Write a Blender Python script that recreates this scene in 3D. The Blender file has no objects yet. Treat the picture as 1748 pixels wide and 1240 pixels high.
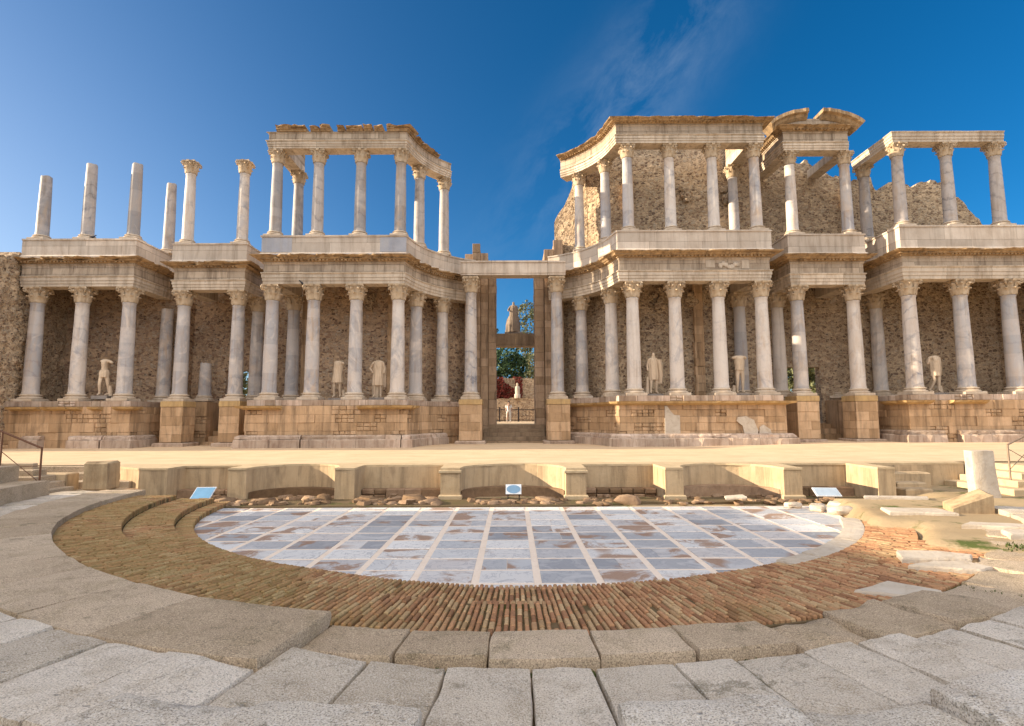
import bpy, bmesh, math, random
from mathutils import Vector, Matrix, noise
random.seed(7)
R = math.radians
PI = math.pi
S = bpy.context.scene
COL = S.collection

# ---------------------------------------------------------------- camera
F_PX, PITCH, ROLL, EYE = 950.0, math.atan(94/950), 0.004, 2.45
cam = bpy.data.cameras.new('camera')
cam.sensor_fit = 'HORIZONTAL'; cam.sensor_width = 36.0
cam.lens = 36.0*F_PX/1748; cam.clip_end = 3000; cam.clip_start = 0.05
camo = bpy.data.objects.new('camera', cam); COL.objects.link(camo)
camo.matrix_world = (Matrix.Translation((0, 0, EYE)) @ Matrix.Rotation(PI/2+PITCH, 4, 'X') @ Matrix.Rotation(-ROLL, 4, 'Z'))
S.camera = camo

# ---------------------------------------------------------------- sky and sun
SUN_EL, SUN_STR, SKY_STR, EXPO = R(15.5), 5.0, 0.15, 1.08
SUN_AZ = R(0.0)            # 0: sun exactly from the left (-x); positive: from behind the facade
W = bpy.data.worlds.new('World'); S.world = W; W.use_nodes = True
wn = W.node_tree; wn.nodes.clear()

def nd(nt, typ, props=None, **ins):
    n = nt.nodes.new(typ)
    for k, v in (props or {}).items(): setattr(n, k, v)
    for k, v in ins.items():
        k = k.replace('_', ' ')
        s = n.inputs[int(k[1:])] if k[0] == 'i' and k[1:].isdigit() else n.inputs[k]
        if isinstance(v, bpy.types.NodeSocket): nt.links.new(v, s)
        else: s.default_value = v
    return n
def mth(nt, op, a, b=0.0, c=0.0, clamp=False):
    n = nt.nodes.new('ShaderNodeMath'); n.operation = op; n.use_clamp = clamp
    for i, v in enumerate((a, b, c)):
        if isinstance(v, bpy.types.NodeSocket): nt.links.new(v, n.inputs[i])
        else: n.inputs[i].default_value = v
    return n.outputs[0]
def mixc(nt, fac, a, b, mode='MIX'):
    n = nt.nodes.new('ShaderNodeMix'); n.data_type = 'RGBA'; n.blend_type = mode
    for s, v in ((n.inputs[0], fac), (n.inputs[6], a), (n.inputs[7], b)):
        if isinstance(v, bpy.types.NodeSocket): nt.links.new(v, s)
        else: s.default_value = (*v, 1) if isinstance(v, tuple) and len(v) == 3 else v
    return n.outputs[2]
def ramp(nt, fac, stops, interp='LINEAR'):
    n = nt.nodes.new('ShaderNodeValToRGB'); e = n.color_ramp.elements; n.color_ramp.interpolation = interp
    while len(e) < len(stops): e.new(0.5)
    for el, (p, c) in zip(e, stops):
        el.position = p; el.color = (*c, 1) if isinstance(c, tuple) else (c, c, c, 1)
    nt.links.new(fac, n.inputs[0]); return n.outputs[0]

sky = nd(wn, 'ShaderNodeTexSky', dict(sky_type='NISHITA', sun_disc=False, sun_elevation=SUN_EL,
         sun_rotation=R(270)+SUN_AZ, air_density=1.0, dust_density=1.0, ozone_density=6.0, altitude=1000))
wc = nd(wn, 'ShaderNodeTexCoord')
hsv = nd(wn, 'ShaderNodeHueSaturation', Hue=0.493, Saturation=1.17, Value=0.52, Color=sky.outputs[0])
# thin cirrus: a fixed pattern on the sky, spread on the plane y = 1 in front of the theatre
sx = nd(wn, 'ShaderNodeSeparateXYZ', Vector=wc.outputs['Generated'])
yy = mth(wn, 'MAXIMUM', sx.outputs[1], 0.05)
cu = mth(wn, 'DIVIDE', sx.outputs[0], yy); cv = mth(wn, 'DIVIDE', sx.outputs[2], yy)
ang = R(52)
al = mth(wn, 'ADD', mth(wn, 'MULTIPLY', mth(wn, 'SUBTRACT', cu, 0.22), math.cos(ang)), mth(wn, 'MULTIPLY', mth(wn, 'SUBTRACT', cv, 0.60), math.sin(ang)))
ac = mth(wn, 'ADD', mth(wn, 'MULTIPLY', mth(wn, 'SUBTRACT', cu, 0.22), -math.sin(ang)), mth(wn, 'MULTIPLY', mth(wn, 'SUBTRACT', cv, 0.60), math.cos(ang)))
cvec = nd(wn, 'ShaderNodeCombineXYZ', X=mth(wn, 'MULTIPLY', al, 2.2), Y=mth(wn, 'MULTIPLY', ac, 4.6), Z=0.3)
cn = nd(wn, 'ShaderNodeTexNoise', Vector=cvec.outputs[0], Scale=3.0, Detail=8.0, Roughness=0.68, Distortion=0.35)
cn2 = nd(wn, 'ShaderNodeTexNoise', Vector=cvec.outputs[0], Scale=1.1, Detail=3.0)
def gauss(v, w): return mth(wn, 'POWER', 2.718, mth(wn, 'MULTIPLY', mth(wn, 'MULTIPLY', v, v), -1.0/(w*w)))
m1 = mth(wn, 'MULTIPLY', gauss(al, 0.36), gauss(ac, 0.085))
cm = mth(wn, 'MULTIPLY', m1, ramp(wn, mth(wn, 'MULTIPLY', mth(wn, 'ADD', cn.outputs[0], cn2.outputs[0]), 0.5), [(0.42, 0.0), (0.68, 1.0)]))
cm = mth(wn, 'MULTIPLY', cm, 0.38, clamp=True)
skyc = mixc(wn, cm, hsv.outputs[0], (1.5, 1.9, 2.4))
# pale haze towards the sun, and an added, unseen bright veil behind the photographer that fills the shade
sdv = (-math.cos(SUN_EL)*math.cos(SUN_AZ), math.cos(SUN_EL)*math.sin(SUN_AZ), math.sin(SUN_EL))
dt = nd(wn, 'ShaderNodeVectorMath', dict(operation='DOT_PRODUCT'), i0=wc.outputs['Generated'], i1=sdv).outputs['Value']
gl = mth(wn, 'POWER', mth(wn, 'MAXIMUM', mth(wn, 'MULTIPLY_ADD', dt, 0.5, 0.5), 0.0), 6.2)
gl = mth(wn, 'MULTIPLY', gl, mth(wn, 'POWER', 2.718, mth(wn, 'MULTIPLY', mth(wn, 'MAXIMUM', sx.outputs[2], 0.0), -3.7)))
skyc = mixc(wn, mth(wn, 'MULTIPLY', gl, 2.0, clamp=True), skyc, (3.6, 3.6, 3.6))
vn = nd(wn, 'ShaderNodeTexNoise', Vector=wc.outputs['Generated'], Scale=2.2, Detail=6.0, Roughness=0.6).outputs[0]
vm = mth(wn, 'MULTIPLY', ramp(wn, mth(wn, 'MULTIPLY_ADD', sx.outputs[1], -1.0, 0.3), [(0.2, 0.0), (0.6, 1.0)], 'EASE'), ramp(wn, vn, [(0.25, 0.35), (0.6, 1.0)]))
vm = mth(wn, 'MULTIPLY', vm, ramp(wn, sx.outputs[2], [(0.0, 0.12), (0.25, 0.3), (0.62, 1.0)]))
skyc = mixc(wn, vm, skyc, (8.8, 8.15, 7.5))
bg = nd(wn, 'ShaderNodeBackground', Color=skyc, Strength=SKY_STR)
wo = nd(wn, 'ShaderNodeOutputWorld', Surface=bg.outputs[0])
sun = bpy.data.lights.new('sun', 'SUN'); sun.energy = SUN_STR; sun.angle = R(0.5); sun.color = (1.0, 0.83, 0.60)
suno = bpy.data.objects.new('sun', sun); COL.objects.link(suno)
sd = Vector((-math.cos(SUN_EL)*math.cos(SUN_AZ), math.cos(SUN_EL)*math.sin(SUN_AZ), math.sin(SUN_EL)))
suno.rotation_euler = sd.to_track_quat('Z', 'Y').to_euler()
suno.location = (-40, 10, 40)
V = S.view_settings
V.view_transform = 'Standard'; V.look = 'None'; V.gamma = 1.0; V.use_curve_mapping = False; V.exposure = EXPO

# ---------------------------------------------------------------- helpers: tagging
def tag(o, label=None, cat=None, group=None, kind=None):
    if label: o['label'] = label
    if cat: o['category'] = cat
    if group: o['group'] = group
    if kind: o['kind'] = kind
    return o
def thing(name, label, cat, loc=(0, 0, 0), group=None, rz=0):
    o = bpy.data.objects.new(name, None); COL.objects.link(o)
    o.location = loc; o.rotation_euler = (0, 0, rz); o.empty_display_size = 0.3
    o['kind'] = 'thing'
    return tag(o, label, cat, group)
def inst(name, me, parent=None, loc=None, rot=None, scale=None):
    o = bpy.data.objects.new(name, me); COL.objects.link(o)
    if parent is not None: o.parent = parent
    if loc is not None: o.location = loc
    if rot is not None: o.rotation_euler = rot
    if scale is not None: o.scale = scale
    return o
def fbm(x, y, z=0.0, oct=4):
    return noise.fractal(Vector((x, y, z)), 0.9, 2.1, oct)

# ---------------------------------------------------------------- helpers: mesh builder
class MB:
    def __init__(self): self.v = []; self.f = []
    def add(self, vs, fs):
        b = len(self.v); self.v += [tuple(p) for p in vs]; self.f += [tuple(i+b for i in q) for q in fs]
    def box(self, x0, x1, y0, y1, z0, z1, rot=0, piv=None, ch=0.0):
        p = [(x0, y0, z0), (x1, y0, z0), (x1, y1, z0), (x0, y1, z0), (x0, y0, z1), (x1, y0, z1), (x1, y1, z1), (x0, y1, z1)]
        if ch:
            c = ch; p = []
            for z, d in ((z0, c), (z0+c, 0), (z1-c, 0), (z1, c)):
                p += [(x0+d, y0+d, z), (x1-d, y0+d, z), (x1-d, y1-d, z), (x0+d, y1-d, z)]
            fs = [(3, 2, 1, 0), (12, 13, 14, 15)]
            for k in range(3):
                for i in range(4): fs.append((4*k+i, 4*k+(i+1) % 4, 4*k+4+(i+1) % 4, 4*k+4+i))
        else:
            fs = [(3, 2, 1, 0), (4, 5, 6, 7), (0, 1, 5, 4), (1, 2, 6, 5), (2, 3, 7, 6), (3, 0, 4, 7)]
        if rot:
            cx, cy = piv or ((x0+x1)/2, (y0+y1)/2); c, s = math.cos(rot), math.sin(rot)
            p = [(cx+(x-cx)*c-(y-cy)*s, cy+(x-cx)*s+(y-cy)*c, z) for x, y, z in p]
        self.add(p, fs)
    def prism(self, poly, z0, z1):
        n = len(poly)
        self.add([(x, y, z0) for x, y in poly]+[(x, y, z1) for x, y in poly],
                 [tuple(range(n-1, -1, -1)), tuple(range(n, 2*n))]+[(i, (i+1) % n, n+(i+1) % n, n+i) for i in range(n)])
    def revolve(self, prof, n=28, cx=0, cy=0, caps=True):
        vs = []; fs = []; m = len(prof)
        for r, z in prof:
            for i in range(n): a = 2*PI*i/n; vs.append((cx+r*math.cos(a), cy+r*math.sin(a), z))
        for k in range(m-1):
            for i in range(n): j = (i+1) % n; fs.append((k*n+i, k*n+j, (k+1)*n+j, (k+1)*n+i))
        if caps: fs += [tuple(range(n-1, -1, -1)), tuple(range((m-1)*n, m*n))]
        self.add(vs, fs)
    def tube(self, pts, r, n=8):
        pts = [Vector(p) for p in pts]; vs = []; fs = []; m = len(pts)
        rs = r if isinstance(r, (list, tuple)) else [r]*m
        for k, p in enumerate(pts):
            d = (pts[min(k+1, m-1)]-pts[max(k-1, 0)]).normalized()
            a = d.cross(Vector((0, 0, 1)))
            if a.length < 1e-3: a = d.cross(Vector((0, 1, 0)))
            a.normalize(); b = d.cross(a)
            for i in range(n): t = 2*PI*i/n; vs.append(p+(a*math.cos(t)+b*math.sin(t))*rs[k])
        for k in range(m-1):
            for i in range(n): j = (i+1) % n; fs.append((k*n+i, k*n+j, (k+1)*n+j, (k+1)*n+i))
        fs += [tuple(range(n-1, -1, -1)), tuple(range((m-1)*n, m*n))]
        self.add(vs, fs)
    def loft(self, rings, caps=True):
        n = len(rings[0]); b = []; fs = []
        for r in rings: b += r
        for k in range(len(rings)-1):
            for i in range(n): j = (i+1) % n; fs.append((k*n+i, k*n+j, (k+1)*n+j, (k+1)*n+i))
        if caps: fs += [tuple(range(n-1, -1, -1)), tuple(range((len(rings)-1)*n, len(rings)*n))]
        self.add(b, fs)
    def sweep(self, path, prof, rag=(), jit=0.0, step=0.35, seed=0.0, zj=0.0):
        """closed profile (offset to the right of the path, z) swept along a plan path"""
        P, Nn = frame(path, step); m = len(prof); vs = []; fs = []
        for k, (p, n) in enumerate(zip(P, Nn)):
            for q, (o, z) in enumerate(prof):
                if jit and q in rag:
                    o = o-jit*max(0.0, fbm(p[0]*1.3+seed, p[1]*1.3, q*0.17)+0.12)*1.6-jit*0.5*random.random()**3
                    z = z+zj*fbm(p[0]*2+seed, p[1]*2, 5+q)
                vs.append((p[0]+n[0]*o, p[1]+n[1]*o, z))
        for k in range(len(P)-1):
            for q in range(m): r = (q+1) % m; fs.append((k*m+q, k*m+r, (k+1)*m+r, (k+1)*m+q))
        fs += [tuple(range(m-1, -1, -1)), tuple(range((len(P)-1)*m, len(P)*m))]
        self.add(vs, fs)
    def mesh(self, name, mat=None, smooth=None, uv=True):
        bm = bmesh.new(); vs = [bm.verts.new(p) for p in self.v]
        for q in self.f:
            try: bm.faces.new([vs[i] for i in q])
            except ValueError: pass
        bmesh.ops.recalc_face_normals(bm, faces=bm.faces)
        if uv:
            l = bm.loops.layers.uv.new('UVMap')
            for fc in bm.faces:
                n = fc.normal; ax = max(range(3), key=lambda i: abs(n[i]))
                for lp in fc.loops:
                    c = lp.vert.co
                    lp[l].uv = ((c.y, c.z), (c.x, c.z), (c.x, c.y))[ax]
        me = bpy.data.meshes.new(name); bm.to_mesh(me); bm.free()
        if smooth is not None:
            me.polygons.foreach_set('use_smooth', [True]*len(me.polygons)); me.set_sharp_from_angle(angle=R(smooth))
        if mat: me.materials.append(mat)
        return me
    def build(self, name, mat, parent=None, smooth=None):
        o = inst(name, self.mesh(name, mat, smooth))
        if parent is not None:
            o.parent = parent; o.location = -Vector(parent.location)   # meshes are written in world metres
        return o
def frame(path, step):
    segs = []; P = []; nv = []
    for a, b in zip(path, path[1:]):
        d = Vector((b[0]-a[0], b[1]-a[1])); L = d.length; d /= L
        segs.append((a, b, L, Vector((d.y, -d.x))))
    for i, (a, b, L, n) in enumerate(segs):
        if i == 0: P.append(a); nv.append(n)
        else:
            n0 = segs[i-1][3]; s = (n0+n); s = s/max(s.dot(n), 0.2); P.append(a); nv.append(s)
        k = max(1, int(round(L/step))) if step else 1
        for j in range(1, k): P.append((a[0]+(b[0]-a[0])*j/k, a[1]+(b[1]-a[1])*j/k)); nv.append(n)
    P.append(segs[-1][1]); nv.append(segs[-1][3])
    return P, nv
def arc(cx, cy, r, a0, a1, n):
    return [(cx+r*math.cos(R(a0+(a1-a0)*i/n)), cy+r*math.sin(R(a0+(a1-a0)*i/n))) for i in range(n+1)]
def along(path):
    L = [0.0]
    for a, b in zip(path, path[1:]): L.append(L[-1]+math.hypot(b[0]-a[0], b[1]-a[1]))
    def at(s):
        s = min(max(s, 0), L[-1])
        for i in range(len(L)-1):
            if s <= L[i+1] or i == len(L)-2:
                t = (s-L[i])/max(L[i+1]-L[i], 1e-9); a, b = path[i], path[i+1]
                d = Vector((b[0]-a[0], b[1]-a[1])).normalized()
                return (a[0]+(b[0]-a[0])*t, a[1]+(b[1]-a[1])*t), (d.y, -d.x)
    return at, L
def block(mb, A, B, nA, nB, z0, z1, front, depth, ch=0.012):
    """one dressed stone between plan points A and B, front face pushed out by `front`"""
    def q(p, n, o, z): return (p[0]+n[0]*o, p[1]+n[1]*o, z)
    t = Vector((B[0]-A[0], B[1]-A[1])); L = max(t.length, 1e-6); t /= L
    Ai = (A[0]+t.x*ch, A[1]+t.y*ch); Bi = (B[0]-t.x*ch, B[1]-t.y*ch)
    j = lambda: random.uniform(-0.007, 0.007)
    vs = [q(A, nA, -depth, z0), q(B, nB, -depth, z0), q(B, nB, -depth, z1), q(A, nA, -depth, z1),
          q(A, nA, front-ch, z0), q(B, nB, front-ch, z0), q(B, nB, front-ch, z1), q(A, nA, front-ch, z1),
          q(Ai, nA, front+j(), z0+ch+j()), q(Bi, nB, front+j(), z0+ch+j()), q(Bi, nB, front+j(), z1-ch+j()), q(Ai, nA, front+j(), z1-ch+j())]
    fs = [(0, 3, 2, 1), (8, 9, 10, 11), (0, 1, 5, 4), (1, 2, 6, 5), (2, 3, 7, 6), (3, 0, 4, 7), (4, 5, 9, 8), (5, 6, 10, 9), (6, 7, 11, 10), (7, 4, 8, 11)]
    mb.add(vs, fs)
def ashlar(mb, path, z0, z1, h=0.42, lens=(0.6, 1.3), depth=0.3, jit=0.015, small=0.16, gap=0.003):
    # corners stay clean: each straight run is laid on its own
    at, L = along(path)
    breaks = [0.0]
    for i in range(1, len(path)-1):
        a = Vector((path[i][0]-path[i-1][0], path[i][1]-path[i-1][1])).normalized(); b = Vector((path[i+1][0]-path[i][0], path[i+1][1]-path[i][1])).normalized()
        if a.dot(b) < 0.8: breaks.append(L[i])
    breaks.append(L[-1])
    nC = max(1, round((z1-z0)/h)); zs = [z0]
    for c in range(1, nC): zs.append(z0+(z1-z0)*(c+random.uniform(-0.12, 0.12))/nC)
    zs.append(z1)
    for ri, (s0, s1) in enumerate(zip(breaks, breaks[1:])):
        for c in range(nC):
            s = s0; e = 1e-4
            while s < s1-0.02:
                l = random.uniform(*lens)
                if s1-s-l < 0.35: l = s1-s
                pa, na = at(s+e); pb, nb = at(s+l-e)
                pa = at(s+gap)[0] if s > s0 else pa
                if random.random() < small:
                    k = max(2, int(l/0.28)); r = 2
                    for u in range(k):
                        for w in range(r):
                            ua = s+l*u/k; ub = s+l*(u+1)/k
                            p1, n1 = at(ua+0.008); p2, n2 = at(ub-0.008)
                            za = zs[c]+(zs[c+1]-zs[c])*w/r; zb = zs[c]+(zs[c+1]-zs[c])*(w+1)/r
                            block(mb, p1, p2, n1, n2, za+0.006, zb-0.006, random.uniform(-0.06, 0.02), depth, 0.03)
                else:
                    block(mb, pa, pb, na, nb, zs[c]+gap/2, zs[c+1]-gap/2, random.uniform(-jit, jit), depth, random.uniform(0.008, 0.018))
                s += l
def rubble(mb, path, z0, top, thick=0.6, amp=0.045, step=0.11, dz=0.11, rag=0.25, seed=0.0):
    P, Nn = frame(path, step); L = 0.0; m = None
    tops = []; s = 0.0; prev = None
    for p in P:
        if prev: s += math.hypot(p[0]-prev[0], p[1]-prev[1])
        prev = p; t = top(s, p) if callable(top) else top
        tops.append(t+rag*(fbm(s*0.9+seed, 3.1, seed)+0.5*(noise.cell(Vector((s*2.3+seed, 1, 1))))))
    rows = max(2, int((max(tops)-z0)/dz)); vs = []; fs = []; w = rows+1
    for (p, n), t in zip(zip(P, Nn), tops):
        for r in range(w):
            z = z0+(t-z0)*r/rows
            o = amp*fbm(p[0]*1.7+seed, z*1.7, p[1]*1.7)+amp*0.6*noise.noise(Vector((p[0]*6, p[1]*6, z*6)))
            vd = noise.voronoi(Vector((p[0]*2.6, p[1]*2.6, z*3.6)))[0]; o += amp*1.3*min(0.55, vd[1]-vd[0])
            vs.append((p[0]+n[0]*o, p[1]+n[1]*o, z))
        for r in range(w):
            z = z0+(t-z0)*r/rows; vs.append((p[0]-n[0]*thick, p[1]-n[1]*thick, z))
    st = 2*w
    for k in range(len(P)-1):
        a, b = k*st, (k+1)*st
        for r in range(rows):
            fs.append((a+r, b+r, b+r+1, a+r+1)); fs.append((a+w+r, a+w+r+1, b+w+r+1, b+w+r))
        fs.append((a+rows, b+rows, b+w+rows, a+w+rows)); fs.append((a, a+w, b+w, b))
    for a in (0, (len(P)-1)*st):
        for r in range(rows): fs.append((a+r, a+r+1, a+w+r+1, a+w+r))
    mb.add(vs, fs)
def stone_lump(mb, x, y, z, sx, sy, sz, seed, n=10, rough=0.22, rz=0.0, box=0.55):
    """an irregular, weathered block: a rounded box pushed in and out by noise"""
    vs = []; fs = []; m = n//2; c, s_ = math.cos(rz), math.sin(rz)
    for k in range(m+1):
        th = PI*k/m
        for i in range(n):
            ph = 2*PI*i/n
            d = Vector((math.sin(th)*math.cos(ph), math.sin(th)*math.sin(ph), math.cos(th)))
            q = max(abs(d.x), abs(d.y), abs(d.z)); d2 = d.lerp(d/q, box)
            r = 1+rough*fbm(d.x*1.5+seed, d.y*1.5, d.z*1.5, 3)
            X, Y, Z = d2.x*r*sx, d2.y*r*sy, d2.z*r*sz
            vs.append((x+X*c-Y*s_, y+X*s_+Y*c, z+Z))
    for k in range(m):
        for i in range(n): j = (i+1) % n; fs.append((k*n+i, k*n+j, (k+1)*n+j, (k+1)*n+i))
    mb.add(vs, fs)

# ---------------------------------------------------------------- materials
def newmat(name):
    m = bpy.data.materials.new(name); m.use_nodes = True; nt = m.node_tree
    return m, nt, nt.nodes['Principled BSDF']
def finish(nt, b, col, rough=0.85, bump=None, bd=0.02, bs=0.6, spec=0.25):
    if isinstance(col, bpy.types.NodeSocket): nt.links.new(col, b.inputs['Base Color'])
    else: b.inputs['Base Color'].default_value = (*col, 1)
    if isinstance(rough, bpy.types.NodeSocket): nt.links.new(rough, b.inputs['Roughness'])
    else: b.inputs['Roughness'].default_value = rough
    b.inputs['Specular IOR Level'].default_value = spec
    if bump is not None:
        bn = nd(nt, 'ShaderNodeBump', Strength=bs, Distance=bd, Height=bump)
        nt.links.new(bn.outputs[0], b.inputs['Normal'])
def coords(nt, rnd=False):
    c = nd(nt, 'ShaderNodeTexCoord').outputs['Object']
    if not rnd: return c, None
    oi = nd(nt, 'ShaderNodeObjectInfo').outputs['Random']
    off = nd(nt, 'ShaderNodeCombineXYZ', X=mth(nt, 'MULTIPLY', oi, 31.7), Y=mth(nt, 'MULTIPLY', oi, 17.3), Z=mth(nt, 'MULTIPLY', oi, 53.1))
    return nd(nt, 'ShaderNodeVectorMath', dict(operation='ADD'), i0=c, i1=off.outputs[0]).outputs[0], oi
def nz(nt, c, s, d=6.0, r=0.6, dist=0.0):
    return nd(nt, 'ShaderNodeTexNoise', Vector=c, Scale=s, Detail=d, Roughness=r, Distortion=dist).outputs[0]
def scaled(nt, c, s):
    return nd(nt, 'ShaderNodeVectorMath', dict(operation='MULTIPLY'), i0=c, i1=s).outputs[0]
def island(nt): return nd(nt, 'ShaderNodeNewGeometry').outputs['Random Per Island']

def stone(name, base, dark, stain, isl=0.0, scale=1.6, stain_amt=0.55, streak=True, bump=0.5, rnd=False, speck=0.0, pit=0.35, joint=None):
    """weathered dressed stone: two tones, stains with streaks, pits and grain"""
    m, nt, b = newmat(name); c, oi = coords(nt, rnd)
    n1 = nz(nt, c, scale, 7, 0.62, 0.4); n2 = nz(nt, c, scale*7, 5, 0.65)
    col = mixc(nt, ramp(nt, n1, [(0.32, 0.0), (0.72, 1.0)]), base, dark)
    sc = scaled(nt, c, (1.0, 1.0, 0.22)) if streak else c
    n3 = nz(nt, sc, scale*1.9, 6, 0.66, 0.6)
    col = mixc(nt, mth(nt, 'MULTIPLY', ramp(nt, n3, [(0.50, 0.0), (0.70, 1.0)]), stain_amt), col, stain)
    col = mixc(nt, mth(nt, 'MULTIPLY', ramp(nt, n2, [(0.35, 0.0), (0.75, 1.0)]), 0.35), col, dark)
    if streak:
        n5 = nz(nt, scaled(nt, c, (3.6, 3.6, 0.22)), 1.0, 6, 0.65)
        col = mixc(nt, mth(nt, 'MULTIPLY', ramp(nt, n5, [(0.50, 0.0), (0.68, 1.0)]), stain_amt*0.75), col, tuple(x*0.6 for x in stain))
    vo = nd(nt, 'ShaderNodeTexVoronoi', Vector=c, Scale=scale*9, Randomness=1.0).outputs['Distance']
    pitm = mth(nt, 'MULTIPLY', ramp(nt, vo, [(0.05, 1.0), (0.20, 0.0)]), ramp(nt, n1, [(0.45, 0.0), (0.6, 1.0)]))
    if pit: col = mixc(nt, mth(nt, 'MULTIPLY', pitm, pit), col, tuple(x*0.35 for x in stain))
    if isl:
        f = mth(nt, 'ADD', mth(nt, 'MULTIPLY', island(nt), 2*isl), 1-isl)
        fc = nd(nt, 'ShaderNodeCombineXYZ', X=f, Y=mth(nt, 'POWER', f, 1.12), Z=mth(nt, 'POWER', f, 1.35)).outputs[0]
        col = mixc(nt, 1.0, col, fc, 'MULTIPLY')
    if speck:
        s1 = nz(nt, c, 75, 2, 0.6)
        col = mixc(nt, mth(nt, 'MULTIPLY', ramp(nt, s1, [(0.52, 0.0), (0.64, 1.0)]), speck), col, (0.05, 0.045, 0.04))
        ck = nz(nt, c, 0.8, 5, 0.55, 1.2); ckm = mth(nt, 'MULTIPLY', ramp(nt, mth(nt, 'ABSOLUTE', mth(nt, 'SUBTRACT', ck, 0.5)), [(0.0, 1.0), (0.007, 0.0)]), ramp(nt, nz(nt, c, 0.5, 2), [(0.46, 0.0), (0.54, 1.0)]))
        col = mixc(nt, mth(nt, 'MULTIPLY', ckm, 0.35), col, (0.09, 0.07, 0.045))
        li = mth(nt, 'MULTIPLY', ramp(nt, nz(nt, c, 3.2, 6, 0.7), [(0.56, 0.0), (0.64, 1.0)]), ramp(nt, nz(nt, c, 0.7, 3), [(0.45, 0.0), (0.58, 1.0)]))
        col = mixc(nt, mth(nt, 'MULTIPLY', li, 0.6), col, (0.15, 0.125, 0.075))
        col = mixc(nt, mth(nt, 'MULTIPLY', ramp(nt, s1, [(0.34, 1.0), (0.44, 0.0)]), speck*0.8), col, tuple(min(0.85, x*1.7) for x in base))
    jm = None
    if joint:
        uv = nd(nt, 'ShaderNodeTexCoord').outputs['UV']
        uw = nd(nt, 'ShaderNodeVectorMath', dict(operation='MULTIPLY_ADD'), i0=nd(nt, 'ShaderNodeTexNoise', Vector=uv, Scale=3.0).outputs['Color'], i1=(0.03, 0.03, 0.0), i2=uv).outputs[0]
        br = nd(nt, 'ShaderNodeTexBrick', dict(offset=0.41, squash=1.35, squash_frequency=3), Vector=uw, Color1=(0.72, 0.70, 0.68, 1), Color2=(1.12, 1.1, 1.08, 1), Mortar=(0.34, 0.29, 0.24, 1), Scale=1.0)
        br.inputs['Mortar Size'].default_value = 0.008; br.inputs['Mortar Smooth'].default_value = 0.3; br.inputs['Bias'].default_value = 0.1
        br.inputs['Brick Width'].default_value = joint[0]; br.inputs['Row Height'].default_value = joint[1]
        col = mixc(nt, 0.9, col, br.outputs['Color'], 'MULTIPLY'); jm = br.outputs['Fac']
    h = mth(nt, 'ADD', mth(nt, 'MULTIPLY', n2, 0.6), mth(nt, 'MULTIPLY', pitm, -0.5))
    if jm is not None: h = mth(nt, 'ADD', h, mth(nt, 'MULTIPLY', jm, -0.7))
    if speck: h = mth(nt, 'ADD', h, mth(nt, 'MULTIPLY', nz(nt, c, 45, 3, 0.7), 0.5))
    finish(nt, b, col, 0.88, h, 0.03, bump)
    return m
def marble(name, light, grey, vein, warm, amt=0.6):
    m, nt, b = newmat(name); c, oi = coords(nt, True)
    c2 = nd(nt, 'ShaderNodeVectorRotate', dict(rotation_type='EULER_XYZ'), Vector=c, Rotation=(0.5, 0.4, 0.0)).outputs[0]
    n1 = nz(nt, scaled(nt, c2, (1.0, 1.0, 0.45)), 1.3, 7, 0.6, 1.6)
    w = nd(nt, 'ShaderNodeTexWave', dict(wave_type='BANDS', bands_direction='Z'), Vector=c2, Scale=0.55, Distortion=9.0, Detail=6.0, Detail_Scale=1.4, Detail_Roughness=0.65).outputs[1]
    tone = mth(nt, 'ADD', mth(nt, 'MULTIPLY', mth(nt, 'SUBTRACT', oi, 0.5), 0.34), n1)
    col = mixc(nt, ramp(nt, tone, [(0.40, 0.0), (0.60, 1.0)]), light, grey)
    vm = mth(nt, 'MULTIPLY', ramp(nt, w, [(0.0, 1.0), (0.16, 0.0)]), ramp(nt, n1, [(0.35, 0.15), (0.62, 1.0)]))
    col = mixc(nt, mth(nt, 'MULTIPLY', mth(nt, 'MULTIPLY', vm, amt), mth(nt, 'MULTIPLY_ADD', mth(nt, 'FRACT', mth(nt, 'MULTIPLY', oi, 7.3)), 1.4, 0.25)), col, vein)
    n2 = nz(nt, scaled(nt, c, (1, 1, 0.3)), 2.6, 6, 0.65, 0.5)
    col = mixc(nt, mth(nt, 'MULTIPLY', ramp(nt, n2, [(0.44, 0.0), (0.68, 1.0)]), mth(nt, 'MULTIPLY_ADD', mth(nt, 'FRACT', mth(nt, 'MULTIPLY', oi, 3.7)), 0.6, 0.25)), col, warm)
    st = nz(nt, scaled(nt, c, (5.0, 5.0, 0.28)), 1.0, 5, 0.6)
    col = mixc(nt, mth(nt, 'MULTIPLY', ramp(nt, st, [(0.52, 0.0), (0.70, 1.0)]), 0.5), col, tuple(x*0.5 for x in warm))
    # repairs: some drums are paler over part of their height
    ob = nd(nt, 'ShaderNodeSeparateXYZ', Vector=c).outputs[2]
    rp = ramp(nt, nd(nt, 'ShaderNodeTexNoise', dict(noise_dimensions='1D'), W=mth(nt, 'MULTIPLY', ob, 0.55), Scale=1.0, Detail=0.0).outputs[0], [(0.56, 0.0), (0.565, 1.0)])
    col = mixc(nt, mth(nt, 'MULTIPLY', rp, 0.35), col, tuple(x*1.02 for x in light))
    n3 = nz(nt, c, 22, 4, 0.7)
    col = mixc(nt, mth(nt, 'MULTIPLY', ramp(nt, n3, [(0.55, 0.0), (0.75, 1.0)]), 0.3), col, tuple(x*0.55 for x in grey))
    finish(nt, b, col, 0.6, mth(nt, 'ADD', mth(nt, 'MULTIPLY', n3, 0.5), n2), 0.02, 0.35, 0.35)
    return m
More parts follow.
